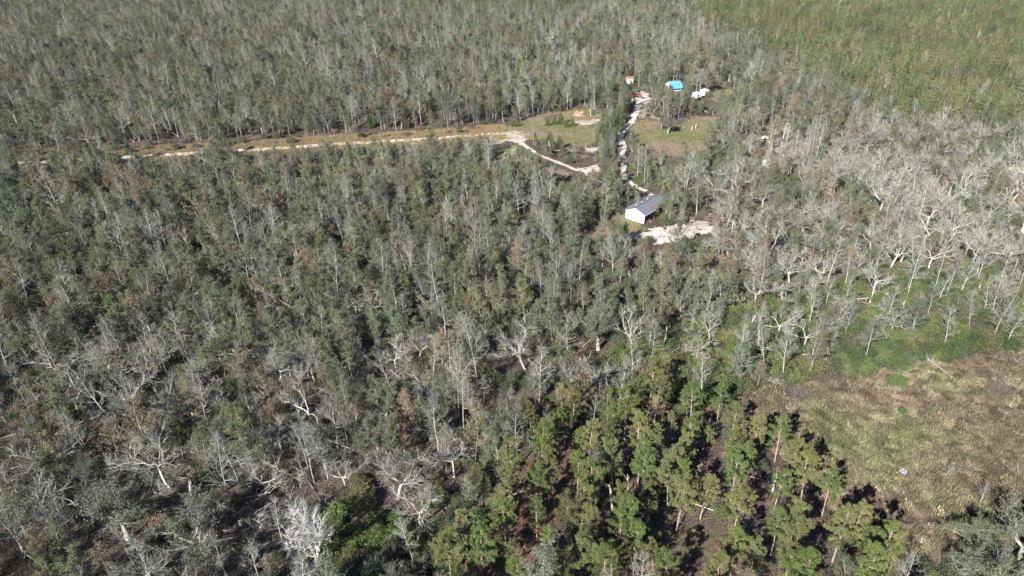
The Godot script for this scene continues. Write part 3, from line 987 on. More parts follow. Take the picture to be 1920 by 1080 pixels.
func setting() -> void:
	var litter := earth("leaf_litter", [[0.0, Color(.035, .029, .026)], [.4, Color(.075, .06, .052)], [.62, Color(.125, .098, .085)], [1.0, Color(.22, .18, .158)]], 5.0, [[0.0, Color(.65, .66, .62)], [.5, Color(.95, .92, .9)], [1.0, Color(1.2, 1.1, 1.0)]], 83.0)
	var g := MB.new()
	var e := 3000.0
	for i in 12:
		for j in 12:
			var a := Vector3(-e + i * e / 6, 0, -e + j * e / 6)
			g.quad(a, a + Vector3(e / 6, 0, 0), a + Vector3(e / 6, 0, e / 6), a + Vector3(0, 0, e / 6), Color.WHITE)
	part("ground", g.mesh(litter), litter, self).set_meta("kind", "structure")
	var turf := earth("turf", [[0.0, Color(.62, .62, .6)], [.5, Color(.95, .95, .95)], [1.0, Color(1.0, 1.0, 1.0)]], 2.2, [[0.0, Color(.85, .85, .8)], [1.0, Color(1, 1, 1)]], 31.0, true)
	var tan_ := Color(.215, .182, .122)
	var green := Color(.11, .118, .058)
	var mauve := Color(.14, .115, .10)
	patch("meadow", plan.meadow, .006, .3, turf, 1.6, [mauve, Color(.15, .125, .10), Color(.125, .115, .07), Color(.175, .15, .105), green, Color(.105, .105, .06), tan_])
	patch("lawn", PackedVector2Array([Vector2(18.7, -60.2), Vector2(25.8, -62.7), Vector2(29.0, -60.6), Vector2(26.2, -54.3), Vector2(18.5, -53.9), Vector2(17.4, -56.6)]), .006, .3, turf, 2.4, [Color(.15, .12, .09), Color(.15, .14, .075), Color(.12, .13, .06)], .5)
	patch("pine_straw_ground", PackedVector2Array([Vector2(-9.9, -51.4), Vector2(-5.5, -61.4), Vector2(-1.9, -70.2), Vector2(3.1, -75.1), Vector2(8.6, -76.0), Vector2(12.0, -70.7), Vector2(7.1, -65.0), Vector2(3.3, -58.1), Vector2(1.9, -51.4)]), .006, .3, turf, 3.0, [Color(.12, .075, .058), Color(.20, .12, .088), Color(.165, .10, .075), Color(.13, .09, .07)], .35)
	for q in open_ground.lawn:
		patch("lawn", q, .006, .4, turf, 2.6, [Color(.30, .23, .175), Color(.27, .235, .14), Color(.22, .22, .105), Color(.19, .205, .085)], .5)
	for q in open_ground.dirt:
		patch("bare_ground", q, .006, .4, turf, 3.2, [Color(.24, .185, .15), Color(.40, .325, .28), Color(.33, .27, .22)], .2)
	var sand := earth("pale_sand", [[0.0, Color(.36, .32, .285)], [.45, Color(.56, .52, .475)], [1.0, Color(.70, .68, .645)]], 6.0, [[0.0, Color(.75, .72, .68)], [.6, Color(1, 1, 1)]], 23.0, true)
	for q in open_ground.sand:
		patch("sand", q, .012, .3, sand, 2.4, [Color(.7, .62, .55), Color(.9, .85, .8), Color(1.1, 1.08, 1.05)], .42)
	var verge := PackedVector2Array()
	for p in road_line:
		verge.append(p + Vector2(0, 2.0))
	for i in road_line.size():
		var p := road_line[road_line.size() - 1 - i]
		verge.append(p + Vector2(0, -8.0))
	patch("verge", verge, .006, .5, turf, 4.5, [Color(.16, .13, .10), Color(.165, .15, .10), Color(.135, .138, .08), Color(.20, .178, .12)], .2)
	track("road", road_line, 3.7, .018, sand)
	track("driveway", drive_line, 2.3, .018, sand)
	track("driveway", loop_line, 1.5, .018, sand)
	track("driveway", cottage_line, 1.6, .018, sand)
	# grasses
	rng.seed = 21
	var f := FastNoiseLite.new()
	f.frequency = .05
	f.seed = 4
	var spots := []
	var lo := Vector2(1e9, 1e9)
	var hi := -lo
	for p in plan.meadow:
		lo = lo.min(p)
		hi = hi.max(p)
	for i in 46000:
		var p := Vector2(rr(lo.x, hi.x), rr(lo.y, hi.y))
		if inside(p, "meadow"):
			var t := clampf(.5 + 1.2 * f.get_noise_2d(p.x, p.y) + rr(-.2, .2) - .012 * maxf(0.0, p.x - 60.0), 0, 1)
			var c := Color(.85, .72, .72).lerp(Color(1.05, 1.0, .85), clampf(t * 2, 0, 1)).lerp(Color(.72, .84, .58), clampf(t * 2 - 1, 0, 1))
			spots.append([Vector3(p.x, 0, p.y), c * rr(.4, 1.5) * (1.0 + .9 * f.get_noise_2d(p.x * 7.0, p.y * 7.0)), maxf(.5, rr(.6, 1.2) + (rr(.5, 1.3) if rng.randf() < .12 else 0.0) + 2.2 * maxf(0.0, f.get_noise_2d(p.x * 9.0 + 50.0, p.y * 9.0) - .1))])
	tufts("meadow_grass", "rough tan and green grass of the meadow", spots, Color(.185, .17, .125), .36)
	spots = []
	for i in 16000:
		var k := rng.randi() % (road_line.size() - 1)
		var p := road_line[k].lerp(road_line[k + 1], rng.randf()) + Vector2(rr(-1, 1), rr(-10, 6))
		if gap(p, road_line) > 1.7 or rng.randf() < .12:
			var w := rr(.8, 1.2)
			spots.append([Vector3(p.x, 0, p.y), Color(w, w * rr(.88, 1.05), w * .85)])
	tufts("verge_grass", "dry brownish grass along the sandy road", spots, Color(.26, .215, .135), .5)


# ---------------------------------------------------------------- built things
func hero(kind: String, p: Vector3, label: String, size := 1.0, v := -1, lean := Vector3.ZERO, clear := 3.5, turn := -1.0, tint := Color.WHITE) -> void:
	heroes.append([Vector2(p.x, p.z), clear])
	put(kind, p, size, turn, v, lean, tint, "", label)


func hero_plants() -> void:
	rng.seed = 303
	for c in [Vector3(19.9, 0, -57.7), Vector3(24.1, 0, -58.5), Vector3(25.1, 0, -56.2), Vector3(21.4, 0, -55.4)]:
		heroes.append([Vector2(c.x, c.z), 3.4])
	hero("bleached_oak", Vector3(-24.2, 0, -56.4), "bleached white bare oak with fine twigs near the bottom edge", 1.3, 0, Vector3.ZERO, 5.0)
	hero("dead_oak", Vector3(-15.6, 0, -67.3), "sprawling dead oak with thick twisted white limbs left of the pine grove", 1.45, 0, Vector3(.1, 0, .1), 7.0)
	hero("dead_oak", Vector3(-11.8, 0, -62.7), "low dead oak with curling limbs below the largest sprawling oak", .95, 2, Vector3(-.2, 0, .1), 4.0)
	hero("dead_oak", Vector3(2.3, 0, -96.7), "split white oak with one long limb fallen to the left at centre", 1.3, 1, Vector3(-.35, 0, 0), 7.0)
	hero("dead_oak", Vector3(-30.5, 0, -81.9), "dead oak with tan fork above dark ground, left of the sprawling oak", 1.15, 3, Vector3(-.1, 0, 0), 5.0)
	hero("dead_oak", Vector3(-47.3, 0, -69.2), "leaning dead oak with thick tan trunk in the dark lower left wood", 1.2, 2, Vector3(-.55, 0, -.1), 5.0)
	hero("dead_oak", Vector3(-33.4, 0, -68.2), "pale forked oak with leafy shoots on its trunk, left of the bleached oak", 1.1, 0, Vector3(-.05, 0, 0), 4.0)
	hero("evergreen_oak", Vector3(15.6, 0, -102.4), "leafy oak on a thick white trunk above the pine grove", 1.35, 1, Vector3.ZERO, 5.0)
	hero("evergreen_oak", Vector3(-49.1, 0, -60.6), "broad grey-green oak with white inner limbs near the bottom left", 1.35, 2, Vector3.ZERO, 6.0)
	hero("evergreen_oak", Vector3(-39.3, 0, -58.1), "wide grey-green oak at the bottom edge left of the bleached oak", 1.3, 0, Vector3.ZERO, 6.0)
	hero("evergreen_oak", Vector3(-19.8, 0, -81.9), "rounded grey-green oak behind the sprawling dead oak", 1.05, 3, Vector3.ZERO, 4.0)
	hero("evergreen_oak", Vector3(61.9, 0, -56.6), "grey-green oak with pale limbs in the bottom right corner", 1.25, 2, Vector3.ZERO, 4.0)
	hero("evergreen_oak", Vector3(56.3, 0, -52.1), "cropped grey-green oak at the bottom edge near the right corner", 1.1, 0, Vector3.ZERO, 4.0)
	hero("leafless_tree", Vector3(46.0, 0, -52.8), "spray of pale bare branches at the bottom edge below the meadow", .62, 1, Vector3.ZERO, 4.0)
	hero("leafless_tree", Vector3(-0.2, 0, -82.8), "thin pale bare tree with a straight stem above the pine grove", .8, 2, Vector3.ZERO, 3.0)
	hero("leafless_tree", Vector3(-2.9, 0, -78.1), "crooked pale bare tree left of the thin straight one", .6, 3, Vector3(-.08, 0, 0), 2.5)
	hero("leafless_tree", Vector3(-61.1, 0, -74.7), "bare tree leaning left over dark ground in the lower left", .85, 0, Vector3(-.16, 0, 0), 3.0)
	hero("leafless_tree", Vector3(-56.2, 0, -80.0), "tall bare forked tree right of the left-leaning one", .9, 4, Vector3(-.06, 0, 0), 3.0)
	hero("leafless_tree", Vector3(-66.4, 0, -66.3), "white bare stem at the left edge near the bottom", .75, 1, Vector3(-.02, 0, 0), 3.0)
	# the bleached oaks right of centre
	var spots := [[Vector3(80.9, 0, -138.7), 1.25, "tall bleached oak with spreading crown in the middle of the dead oaks"], [Vector3(91.1, 0, -132.9), 1.05, "bleached oak with a leafy green tuft right of the tallest one"], [Vector3(58.1, 0, -125.8), 1.0, "leaning bleached oak at the lower left of the dead oaks"],
		[Vector3(52.9, 0, -102.6), 1.0, "bleached oak on a long straight white trunk above the grey branch heap"], [Vector3(49.6, 0, -106.5), .95, "thick pale dead oak left of the straight white trunk"], [Vector3(75.0, 0, -123.6), 1.0, "forked pale oak at the upper edge of the green thicket"],
		[Vector3(117.7, 0, -156.4), 1.25, "large bleached oak near the right edge below the plantation"], [Vector3(104.3, 0, -175.4), 1.2, "wide-crowned dead oak just below the plantation"], [Vector3(118.6, 0, -169.9), 1.2, "dead oak with arching limbs below the plantation's right part"],
		[Vector3(84.0, 0, -168.1), 1.0, "dead oak with raised limbs right of the little white shed"], [Vector3(96.5, 0, -117.3), .9, "twin-stemmed white dead oak in the thicket near the right edge"], [Vector3(102.6, 0, -139.2), .95, "angled white dead oak beside the thicket's upper edge"],
		[Vector3(42.2, 0, -120.4), .9, "grey dead oak below the cottage's sandy yard"], [Vector3(36.2, 0, -105.1), .95, "pale twisted tree at the left end of the green thicket"]]
	for s in spots:
		hero("dead_oak", s[0], s[2], s[1], -1, Vector3(rr(-.12, .1), 0, rr(-.1, .1)), 3.5)
	hero("fallen_tree", Vector3(74.8, 0, -94.2), "fan of bleached fallen branches at the upper edge of the meadow", .75, 0, Vector3.ZERO, 3.0, 2.0)
	hero("fallen_tree", Vector3(75.1, 0, -110.5), "pale fallen trunk lying in the green thicket", .9, 1, Vector3.ZERO, 2.0, .1)
	hero("fallen_tree", Vector3(73.8, 0, -116.3), "short pale fallen trunk upper part of the thicket", .8, 2, Vector3.ZERO, 2.0, 2.6)
	hero("fallen_tree", Vector3(79.3, 0, -90.4), "grey fallen branches in the dark scrub ring of the meadow", .5, 2, Vector3.ZERO, 2.0, .4)
	hero("fallen_tree", Vector3(90.6, 0, -105.1), "pale branchy wreck in the thicket at the right edge", .7, 0, Vector3.ZERO, 2.0, .6)
	hero("fallen_log", Vector3(17.1, 0, -76.7), "tan log lying across the middle of the pine grove", .5, 0, Vector3.ZERO, 1.0, -.25 + TAU)
	hero("fallen_log", Vector3(16.7, 0, -66.3), "long dark tan log lying in the lower pine grove", .75, 0, Vector3.ZERO, 1.0, -.3 + TAU)
	hero("fallen_log", Vector3(33.5, 0, -71.4), "pale log among the pines near the meadow", .5, 0, Vector3.ZERO, 1.0, -.5 + TAU)
	hero("fallen_log", Vector3(32.1, 0, -63.5), "short pale log at the lower right of the pine grove", .35, 0, Vector3.ZERO, 1.0, .1)
	# meadow growth
	hero("shrub", Vector3(66.6, 0, -85.0), "small bright green shrub alone in the middle of the meadow", .45, 1)
	hero("shrub", Vector3(64.3, 0, -92.2), "bright green shrub at the upper edge of the meadow", 1.1, 0)
	hero("shrub", Vector3(61.7, 0, -85.0), "low green patch shrub left in the meadow", .5, 2)
	hero("bare_bush", Vector3(47.1, 0, -89.0), "mauve-grey leafless bush at the meadow's upper left end", 1.3, 1, Vector3.ZERO, 2.5)
	hero("bare_bush", Vector3(80.2, 0, -89.7), "dark leafless scrub around the fallen branches in the meadow", 1.5, 2, Vector3.ZERO, 1.0)
	hero("leafless_tree", Vector3(60.4, 0, -70.5), "little bare sapling standing in the meadow", .32, 0, Vector3(.08, 0, 0), 2.0)
	hero("leafless_tree", Vector3(63.3, 0, -66.6), "little bare sapling at the shaded lower end of the meadow", .36, 3, Vector3(.05, 0, 0), 2.0)
	hero("olive_bush", Vector3(61.6, 0, -83.1), "thin olive bush with a shadow in the meadow", .5, 0)
	# pines along the meadow
	for s in [[Vector3(38.1, 0, -74.3), 1.0], [Vector3(38.7, 0, -69.9), .9], [Vector3(39.0, 0, -66.5), 1.05], [Vector3(41.0, 0, -64.2), 1.0], [Vector3(34.9, 0, -65.1), .95], [Vector3(41.7, 0, -58.3), 1.05], [Vector3(39.5, 0, -57.0), 1.0], [Vector3(42.3, 0, -55.8), .95], [Vector3(43.5, 0, -54.3), 1.05], [Vector3(28.0, 0, -60.3), 1.1], [Vector3(24.8, 0, -63.8), .9], [Vector3(26.2, 0, -54.7), .95], [Vector3(34.3, 0, -58.3), 1.0], [Vector3(21.3, 0, -62.0), 1.05], [Vector3(8.9, 0, -61.2), 1.0], [Vector3(-0.7, 0, -58.3), 1.05], [Vector3(0.0, 0, -68.0), 1.1], [Vector3(3.2, 0, -65.1), 1.0], [Vector3(17.5, 0, -69.9), .9], [Vector3(34.4, 0, -74.1), .9]]:
		heroes.append([Vector2(s[0].x, s[0].z), 2.0])
		put("pine_tree", s[0], s[1] * .86, -1.0, -1, Vector3(rr(-.06, .03), 0, rr(-.04, .04)), Color(rr(.95, 1.15), rr(1.0, 1.15), .95), "grove", "")
	# the yard
	for s in [[Vector3(0.4, 0, -237.7), .42, "leftmost of the little round cedars in the yard"], [Vector3(1.9, 0, -237.7), .38, "second little round cedar from the left in the yard"], [Vector3(12.3, 0, -238.3), .5, "dark little cedar behind the bare tree in the yard"], [Vector3(15.1, 0, -240.2), .5, "dark little cedar in the middle of the yard row"], [Vector3(17.1, 0, -240.2), .72, "tallest bright cone cedar of the yard row"], [Vector3(18.8, 0, -236.5), .48, "small bright cedar right of the tallest one"], [Vector3(21.1, 0, -237.7), .52, "rightmost small cedar of the yard row"]]:
		hero("cedar_tree", s[0], s[2], s[1], 0, Vector3.ZERO, 1.5, -1.0, Color(1.0, 1.2, .8))
	hero("leafless_tree", Vector3(6.9, 0, -217.4), "rounded grey bare tree beside the sandy turning place", .72, 1, Vector3.ZERO, 3.0)
	hero("hardwood_tree", Vector3(7.6, 0, -216.3), "greyish thin tree beside the sandy turning place", .62, 2, Vector3.ZERO, 3.0)
	hero("cedar_tree", Vector3(12.0, 0, -215.3), "broad olive cedar south of the little yard cedars", .95, 1, Vector3.ZERO, 2.0)
	hero("cedar_tree", Vector3(15.0, 0, -213.1), "olive cedar right of the broad one in the yard", .75, 2, Vector3.ZERO, 2.0)
	for s in [[Vector3(29.0, 0, -217.4), 1.35, 1], [Vector3(31.4, 0, -219.6), 1.45, 2], [Vector3(34.6, 0, -231.0), 1.3, 0], [Vector3(37.7, 0, -240.9), 1.1, 0], [Vector3(31.2, 0, -229.8), 1.3, 2]]:
		hero("cedar_tree", s[0], ["tall dense cedar at the front of the clump by the driveway", "tall dense cedar at the heart of the clump by the driveway", "dark cedar at the right of the clump by the driveway", "bright cedar at the back right of the driveway clump", "cedar at the left of the driveway clump"][[1.35, 1.45, 1.3, 1.1].find(s[1]) if s[2] != 2 or s[1] > 1.4 else 4], s[1], s[2], Vector3.ZERO, 2.5, -1.0, Color(.95, 1.0, .95))
	hero("dead_oak", Vector3(28.8, 0, -250.1), "grey bare tree with drooping limbs behind the yard", .8, 1, Vector3.ZERO, 3.0)
	hero("cedar_tree", Vector3(38.2, 0, -266.0), "dark tall cedar left of the red car", 1.6, 0, Vector3.ZERO, 2.5)
	hero("cedar_tree", Vector3(32.5, 0, -263.0), "tall olive cedar left of the dark one by the red car", 1.5, 2, Vector3.ZERO, 2.5)
	hero("evergreen_oak", Vector3(52.9, 0, -229.8), "dense dark oak in the right-hand lawn", .85, 1, Vector3.ZERO, 4.0)
	hero("evergreen_oak", Vector3(51.5, 0, -234.0), "dense dark oak behind the lawn oak", .75, 3, Vector3.ZERO, 3.0)
	hero("leafless_tree", Vector3(47.3, 0, -247.4), "thin bare trees beside the driveway bend", .6, 2, Vector3.ZERO, 2.0)
	hero("evergreen_oak", Vector3(39.0, 0, -161.3), "grey-green oak against the right side of the white cottage", .85, 1, Vector3.ZERO, 3.0)
	hero("pine_tree", Vector3(32.6, 0, -170.6), "green pine directly behind the white cottage", .62, 2, Vector3.ZERO, 2.5)
	hero("leafless_tree", Vector3(40.4, 0, -150.3), "thin bare tree in the sandy yard right of the cottage", .6, 0, Vector3.ZERO, 2.0)


func cottage() -> void:
	var near := Vector3(32.6, 0, -156.1)
	var turn := atan2(8.2, 7.0)      # long axis runs away to the right
	var o := base("cottage", near, turn)
	tag(o, "small white cottage with a low grey gable roof and open porch", "house")
	# local axes: +x along the ridge (away), -z towards the photograph's left end wall
	var wall := mat("white_siding", Color(.70, .70, .69), .7, false)
	var roofm := mat("grey_shingle", Color(.155, .165, .195), .85, false)
	var trim := mat("white_trim", Color(.82, .82, .82), .6, false)
	var dark := mat("dark_glass", Color(.03, .035, .045), .12, false)
	var wood := mat("brown_deck", Color(.25, .15, .105), .8, false)
	var L := 10.8
	var B := 5.4
	var Hh := 2.65
	var R := 3.75
	var y0 := .25
	# walls: gable end (x = 0) with slats of siding, long sides
	for s in [[0.0, -1.0], [L, 1.0]]:
		var gable := MB.new()
		var x: float = s[0]
		var i0 := x
		var i1: float = x - s[1] * .12
		for xx in [i0, i1]:
			gable.quad(Vector3(xx, y0, 0), Vector3(xx, y0, -B), Vector3(xx, Hh, -B), Vector3(xx, Hh, 0), Color.WHITE)
			gable.tri(Vector3(xx, Hh, 0), Vector3(xx, R, -B * .5), Vector3(xx, Hh, -B), Color.WHITE)
		part("gable_wall", gable.mesh(wall), wall, o)
	boxpart("side_wall", Vector3(L * .5, (y0 + Hh) * .5, -B + .06), Vector3(L - .26, Hh - y0, .12), wall, o)
	boxpart("side_wall", Vector3(L * .5 + .9, (y0 + Hh) * .5, -1.5), Vector3(L - 2.06, Hh - y0, .12), wall, o)
	for k in 11:   # lap siding boards on the gable wall
		boxpart("siding_board", Vector3(-.012, y0 + .11 + k * .217, -B * .5), Vector3(.022, .2, B - .02), wall, o)
	boxpart("foundation", Vector3(L * .5, .1, -B * .5), Vector3(L - .3, .3, B - .3), mat("block", Color(.3, .28, .26), .9, false), o)
	# roof: two slopes with courses of shingles
	for s in [-1.0, 1.0]:
		var m := MB.new()
		var eave := Vector3(0, Hh - .1, -B * .5 + s * (B * .5 + .4))
		var ridge := Vector3(0, R + .09, -B * .5)
		var n := 7
		for k in n:
			var a := eave.lerp(ridge, float(k) / n)
			var b2 := eave.lerp(ridge, float(k + 1) / n + .015)
			var up := Vector3(0, .045, 0)
			var x0 := Vector3(-.4, 0, 0)
			var x1 := Vector3(L + .4, 0, 0)
			m.quad(a + x0 + up, a + x1 + up, b2 + x1 + up * .3, b2 + x0 + up * .3, Color.WHITE)
			m.quad(a + x0, a + x1, a + x1 + up, a + x0 + up, Color.WHITE)
			m.quad(a + x0, b2 + x0, b2 + x0 + up * .3, a + x0 + up, Color.WHITE)
			m.quad(a + x1, b2 + x1, b2 + x1 + up * .3, a + x1 + up, Color.WHITE)
			m.quad(a + x0 - up * .5, a + x1 - up * .5, b2 + x1 - up * .5, b2 + x0 - up * .5, Color.WHITE)
		var roof := part("roof_slope", m.mesh(roofm), roofm, o)
		var fm := MB.new()
		fm.box(Vector3(L * .5, Hh - .14, eave.z + s * .02), Vector3(L + .84, .14, .03), Color.WHITE)
		part("fascia", fm.mesh(trim), trim, roof)
	boxpart("ridge_cap", Vector3(L * .5, R + .14, -B * .5), Vector3(L + .8, .05, .25), mat("dark_shingle", Color(.10, .105, .125), .85, false), o)
	for k in 3:
		boxpart("vent_pipe", Vector3(2.0 + k * 2.6, 3.5, -B * .5 - 1.0), Vector3(.12, .5, .12), trim, o)
	# windows and doors
	for w in [[Vector3(-.03, 1.5, -4.0), Vector3(.06, .95, .75)], [Vector3(-.03, 1.5, -1.7), Vector3(.06, .95, .75)]]:
		var f := boxpart("window", w[0], w[1], trim, o)
		boxpart("pane", Vector3(-.034, 0, 0), Vector3(.01, w[1].y - .16, w[1].z - .16), mat("pale_blind", Color(.25, .27, .29), .4, false), f)
	for x in [4.6, 8.4]:
		var f := boxpart("window", Vector3(x, 1.55, -1.42), Vector3(.9, 1.0, .06), trim, o)
		boxpart("pane", Vector3(0, 0, .034), Vector3(.76, .86, .01), dark, f)
	var d := boxpart("door", Vector3(6.5, 1.25, -1.42), Vector3(.95, 1.95, .06), trim, o)
	boxpart("handle", Vector3(.38, 0, .05), Vector3(.05, .05, .05), dark, d)
	# porch along the right side
	boxpart("porch_deck", Vector3(L * .5 + .6, .3, -.72), Vector3(L - 1.6, .1, 1.5), wood, o)
	for x in [.06, 3.6, 7.2, 10.6]:
		boxpart("porch_post", Vector3(x, 1.42, -.07), Vector3(.11, 2.16, .11), trim, o)
	for x in [.06, 10.0]:
		boxpart("porch_step", Vector3(2.6, .12, .35 + .12 * (1 if x > 1 else 0)), Vector3(1.2, .2 - (.1 if x > 1 else .0), .3 + (.3 if x > 1 else 0.0)), wood, o)
	boxpart("porch_rail", Vector3(7.2, 1.05, -.07), Vector3(6.6, .06, .06), wood, o)


func shed(called: String, p: Vector3, turn: float, s: Vector3, wallc: Color, roofc: Color, pitch: float, label: String, cat := "shed") -> Node3D:
	var o := base(called, p, turn)
	tag(o, label, cat)
	var w := mat(called + str(wallc), wallc, .7, false)
	var r := mat(called + "roof" + str(roofc), roofc, .6, false)
	var m := MB.new()
	m.box(Vector3(0, s.y * .5, 0), s, Color.WHITE)
	for sx in [-.5, .5]:
		m.tri(Vector3(s.x * sx, s.y, -s.z * .5), Vector3(s.x * sx, s.y + pitch, 0), Vector3(s.x * sx, s.y, s.z * .5), Color.WHITE)
	part("wall", m.mesh(w), w, o)
	for sg in [-1.0, 1.0]:
		var b := MB.new()
		var e := Vector3(0, s.y - .04, sg * (s.z * .5 + .15))
		var t := Vector3(0, s.y + pitch + .04, 0)
		var x := Vector3(s.x * .5 + .15, 0, 0)
		var up := Vector3(0, .06, 0)
		b.quad(e - x + up, e + x + up, t + x + up, t - x + up, Color.WHITE)
		b.quad(e - x, e + x, t + x, t - x, Color.WHITE)
		b.quad(e - x, e + x, e + x + up, e - x + up, Color.WHITE)
		b.quad(e - x, t - x, t - x + up, e - x + up, Color.WHITE)
		b.quad(e + x, t + x, t + x + up, e + x + up, Color.WHITE)
		part("roof_slope", b.mesh(r), r, o)
	return o


func car(p: Vector3, turn: float, paint: Color, roofc: Color, label: String, pickup: bool) -> void:
	var o := base("pickup_truck" if pickup else "car", p, turn)
	tag(o, label, "truck" if pickup else "car")
	var m := mat("paint" + str(paint), paint, .3, false)
	m.clearcoat_enabled = true
	var rm := mat("paint" + str(roofc), roofc, .35, false)
	var glass := mat("car_glass", Color(.03, .035, .04), .1, false)
	var tyre := mat("tyre", Color(.03, .03, .03), .9, false)
	var rim := mat("rim", Color(.5, .5, .52), .35, false)
	# side outline of the body, extruded across
	var prof := PackedVector2Array([Vector2(-2.2, .35), Vector2(-2.22, .75), Vector2(-2.05, .92), Vector2(-.95, 1.0), Vector2(1.1 if not pickup else .6, 1.02), Vector2(2.1, .95), Vector2(2.22, .8), Vector2(2.2, .35)])
	var cabin := PackedVector2Array([Vector2(-.95, .98), Vector2(-.35, 1.45), Vector2(1.0 if not pickup else .35, 1.47), Vector2(1.75 if not pickup else .6, 1.0)])
	for g in [[prof, .86, "body", m], [cabin, .72, "cabin", glass]]:
		var b := MB.new()
		var q: PackedVector2Array = g[0]
		var w: float = g[1]
		for i in q.size():
			var a := q[i]
			var c := q[(i + 1) % q.size()]
			b.quad(Vector3(a.x, a.y, -w), Vector3(c.x, c.y, -w), Vector3(c.x, c.y, w), Vector3(a.x, a.y, w), Color.WHITE)
		for i in q.size() - 2:
			for sg in [-w, w]:
				b.tri(Vector3(q[0].x, q[0].y, sg), Vector3(q[i + 1].x, q[i + 1].y, sg), Vector3(q[i + 2].x, q[i + 2].y, sg), Color.WHITE)
		part(g[2], b.mesh(g[3]), g[3], o)
	boxpart("roof", Vector3(.33 if not pickup else .0, 1.475, 0), Vector3(1.4 if not pickup else .75, .05, 1.46), rm, o)
	for x in [-.62, 1.38 if not pickup else .5]:
		for sg in [-.72, .72]:
			boxpart("pillar", Vector3(x, 1.2, sg), Vector3(.1, .5, .05), m, o)
	if pickup:
		boxpart("bed", Vector3(1.4, 1.035, 0), Vector3(1.5, .02, 1.5), tyre, o)
	for x in [-1.4, 1.4]:
		for sg in [-1.0, 1.0]:
			var cyl := CylinderMesh.new()
			cyl.top_radius = .33
			cyl.bottom_radius = .33
			cyl.height = .22
			cyl.radial_segments = 16
			var wn := Node3D.new()
			wn.name = "wheel"
			o.add_child(wn, true)
			wn.position = Vector3(x, .33, sg * .8)
			wn.rotation.x = PI / 2
			part("tyre", cyl, tyre, wn)
			var hub := CylinderMesh.new()
			hub.top_radius = .19
			hub.bottom_radius = .19
			hub.height = .24
			hub.radial_segments = 12
			part("rim", hub, rim, wn)
	for sg in [-.6, .6]:
		boxpart("headlight", Vector3(-2.22, .72, sg), Vector3(.05, .14, .3), rim, o)
		boxpart("taillight", Vector3(2.22, .75, sg), Vector3(.05, .14, .25), mat("taillight", Color(.4, .02, .02), .3, false), o)
	boxpart("bumper", Vector3(-2.25, .45, 0), Vector3(.1, .16, 1.6), rim, o)


func camper(p: Vector3, turn: float, s: Vector3, label: String) -> void:
	var o := base("camper_trailer", p, turn)
	tag(o, label, "trailer")
	var white := mat("camper_white", Color(.82, .82, .82), .4, false)
	var b := MB.new()
	var prof := [Vector2(-.5, .2), Vector2(-.5, .75), Vector2(-.43, .96), Vector2(-.35, 1.0), Vector2(.38, 1.0), Vector2(.47, .94), Vector2(.5, .8), Vector2(.5, .2)]
	for i in prof.size():
		var a: Vector2 = prof[i]
		var c: Vector2 = prof[(i + 1) % prof.size()]
		b.quad(Vector3(a.x * s.x, a.y * s.y, -s.z * .5), Vector3(c.x * s.x, c.y * s.y, -s.z * .5), Vector3(c.x * s.x, c.y * s.y, s.z * .5), Vector3(a.x * s.x, a.y * s.y, s.z * .5), Color.WHITE)
	for i in prof.size() - 2:
		for sg in [-.5, .5]:
			b.tri(Vector3(prof[0].x * s.x, prof[0].y * s.y, s.z * sg), Vector3(prof[i + 1].x * s.x, prof[i + 1].y * s.y, s.z * sg), Vector3(prof[i + 2].x * s.x, prof[i + 2].y * s.y, s.z * sg), Color.WHITE)
	part("body", b.mesh(white), white, o)
	var dark := mat("dark_glass", Color(.03, .035, .045), .12, false)
	boxpart("window", Vector3(-.2 * s.x, .68 * s.y, s.z * .5 + .01), Vector3(.22 * s.x, .2 * s.y, .03), dark, o)
	boxpart("door", Vector3(.25 * s.x, .55 * s.y, s.z * .5 + .01), Vector3(.16 * s.x, .64 * s.y, .03), mat("pale_grey", Color(.6, .6, .6), .6, false), o)
	for x in [-.12, .12]:
		var cyl := CylinderMesh.new()
		cyl.top_radius = .3
		cyl.bottom_radius = .3
		cyl.height = .2
		cyl.radial_segments = 14
		var w := part("wheel", cyl, mat("tyre", Color(.03, .03, .03), .9, false), o, Vector3(x * s.x * 1.6, .3, s.z * .42))
		w.rotation.x = PI / 2
	boxpart("hitch", Vector3(-.5 * s.x - .4, .35, 0), Vector3(.9, .08, .1), dark, o)


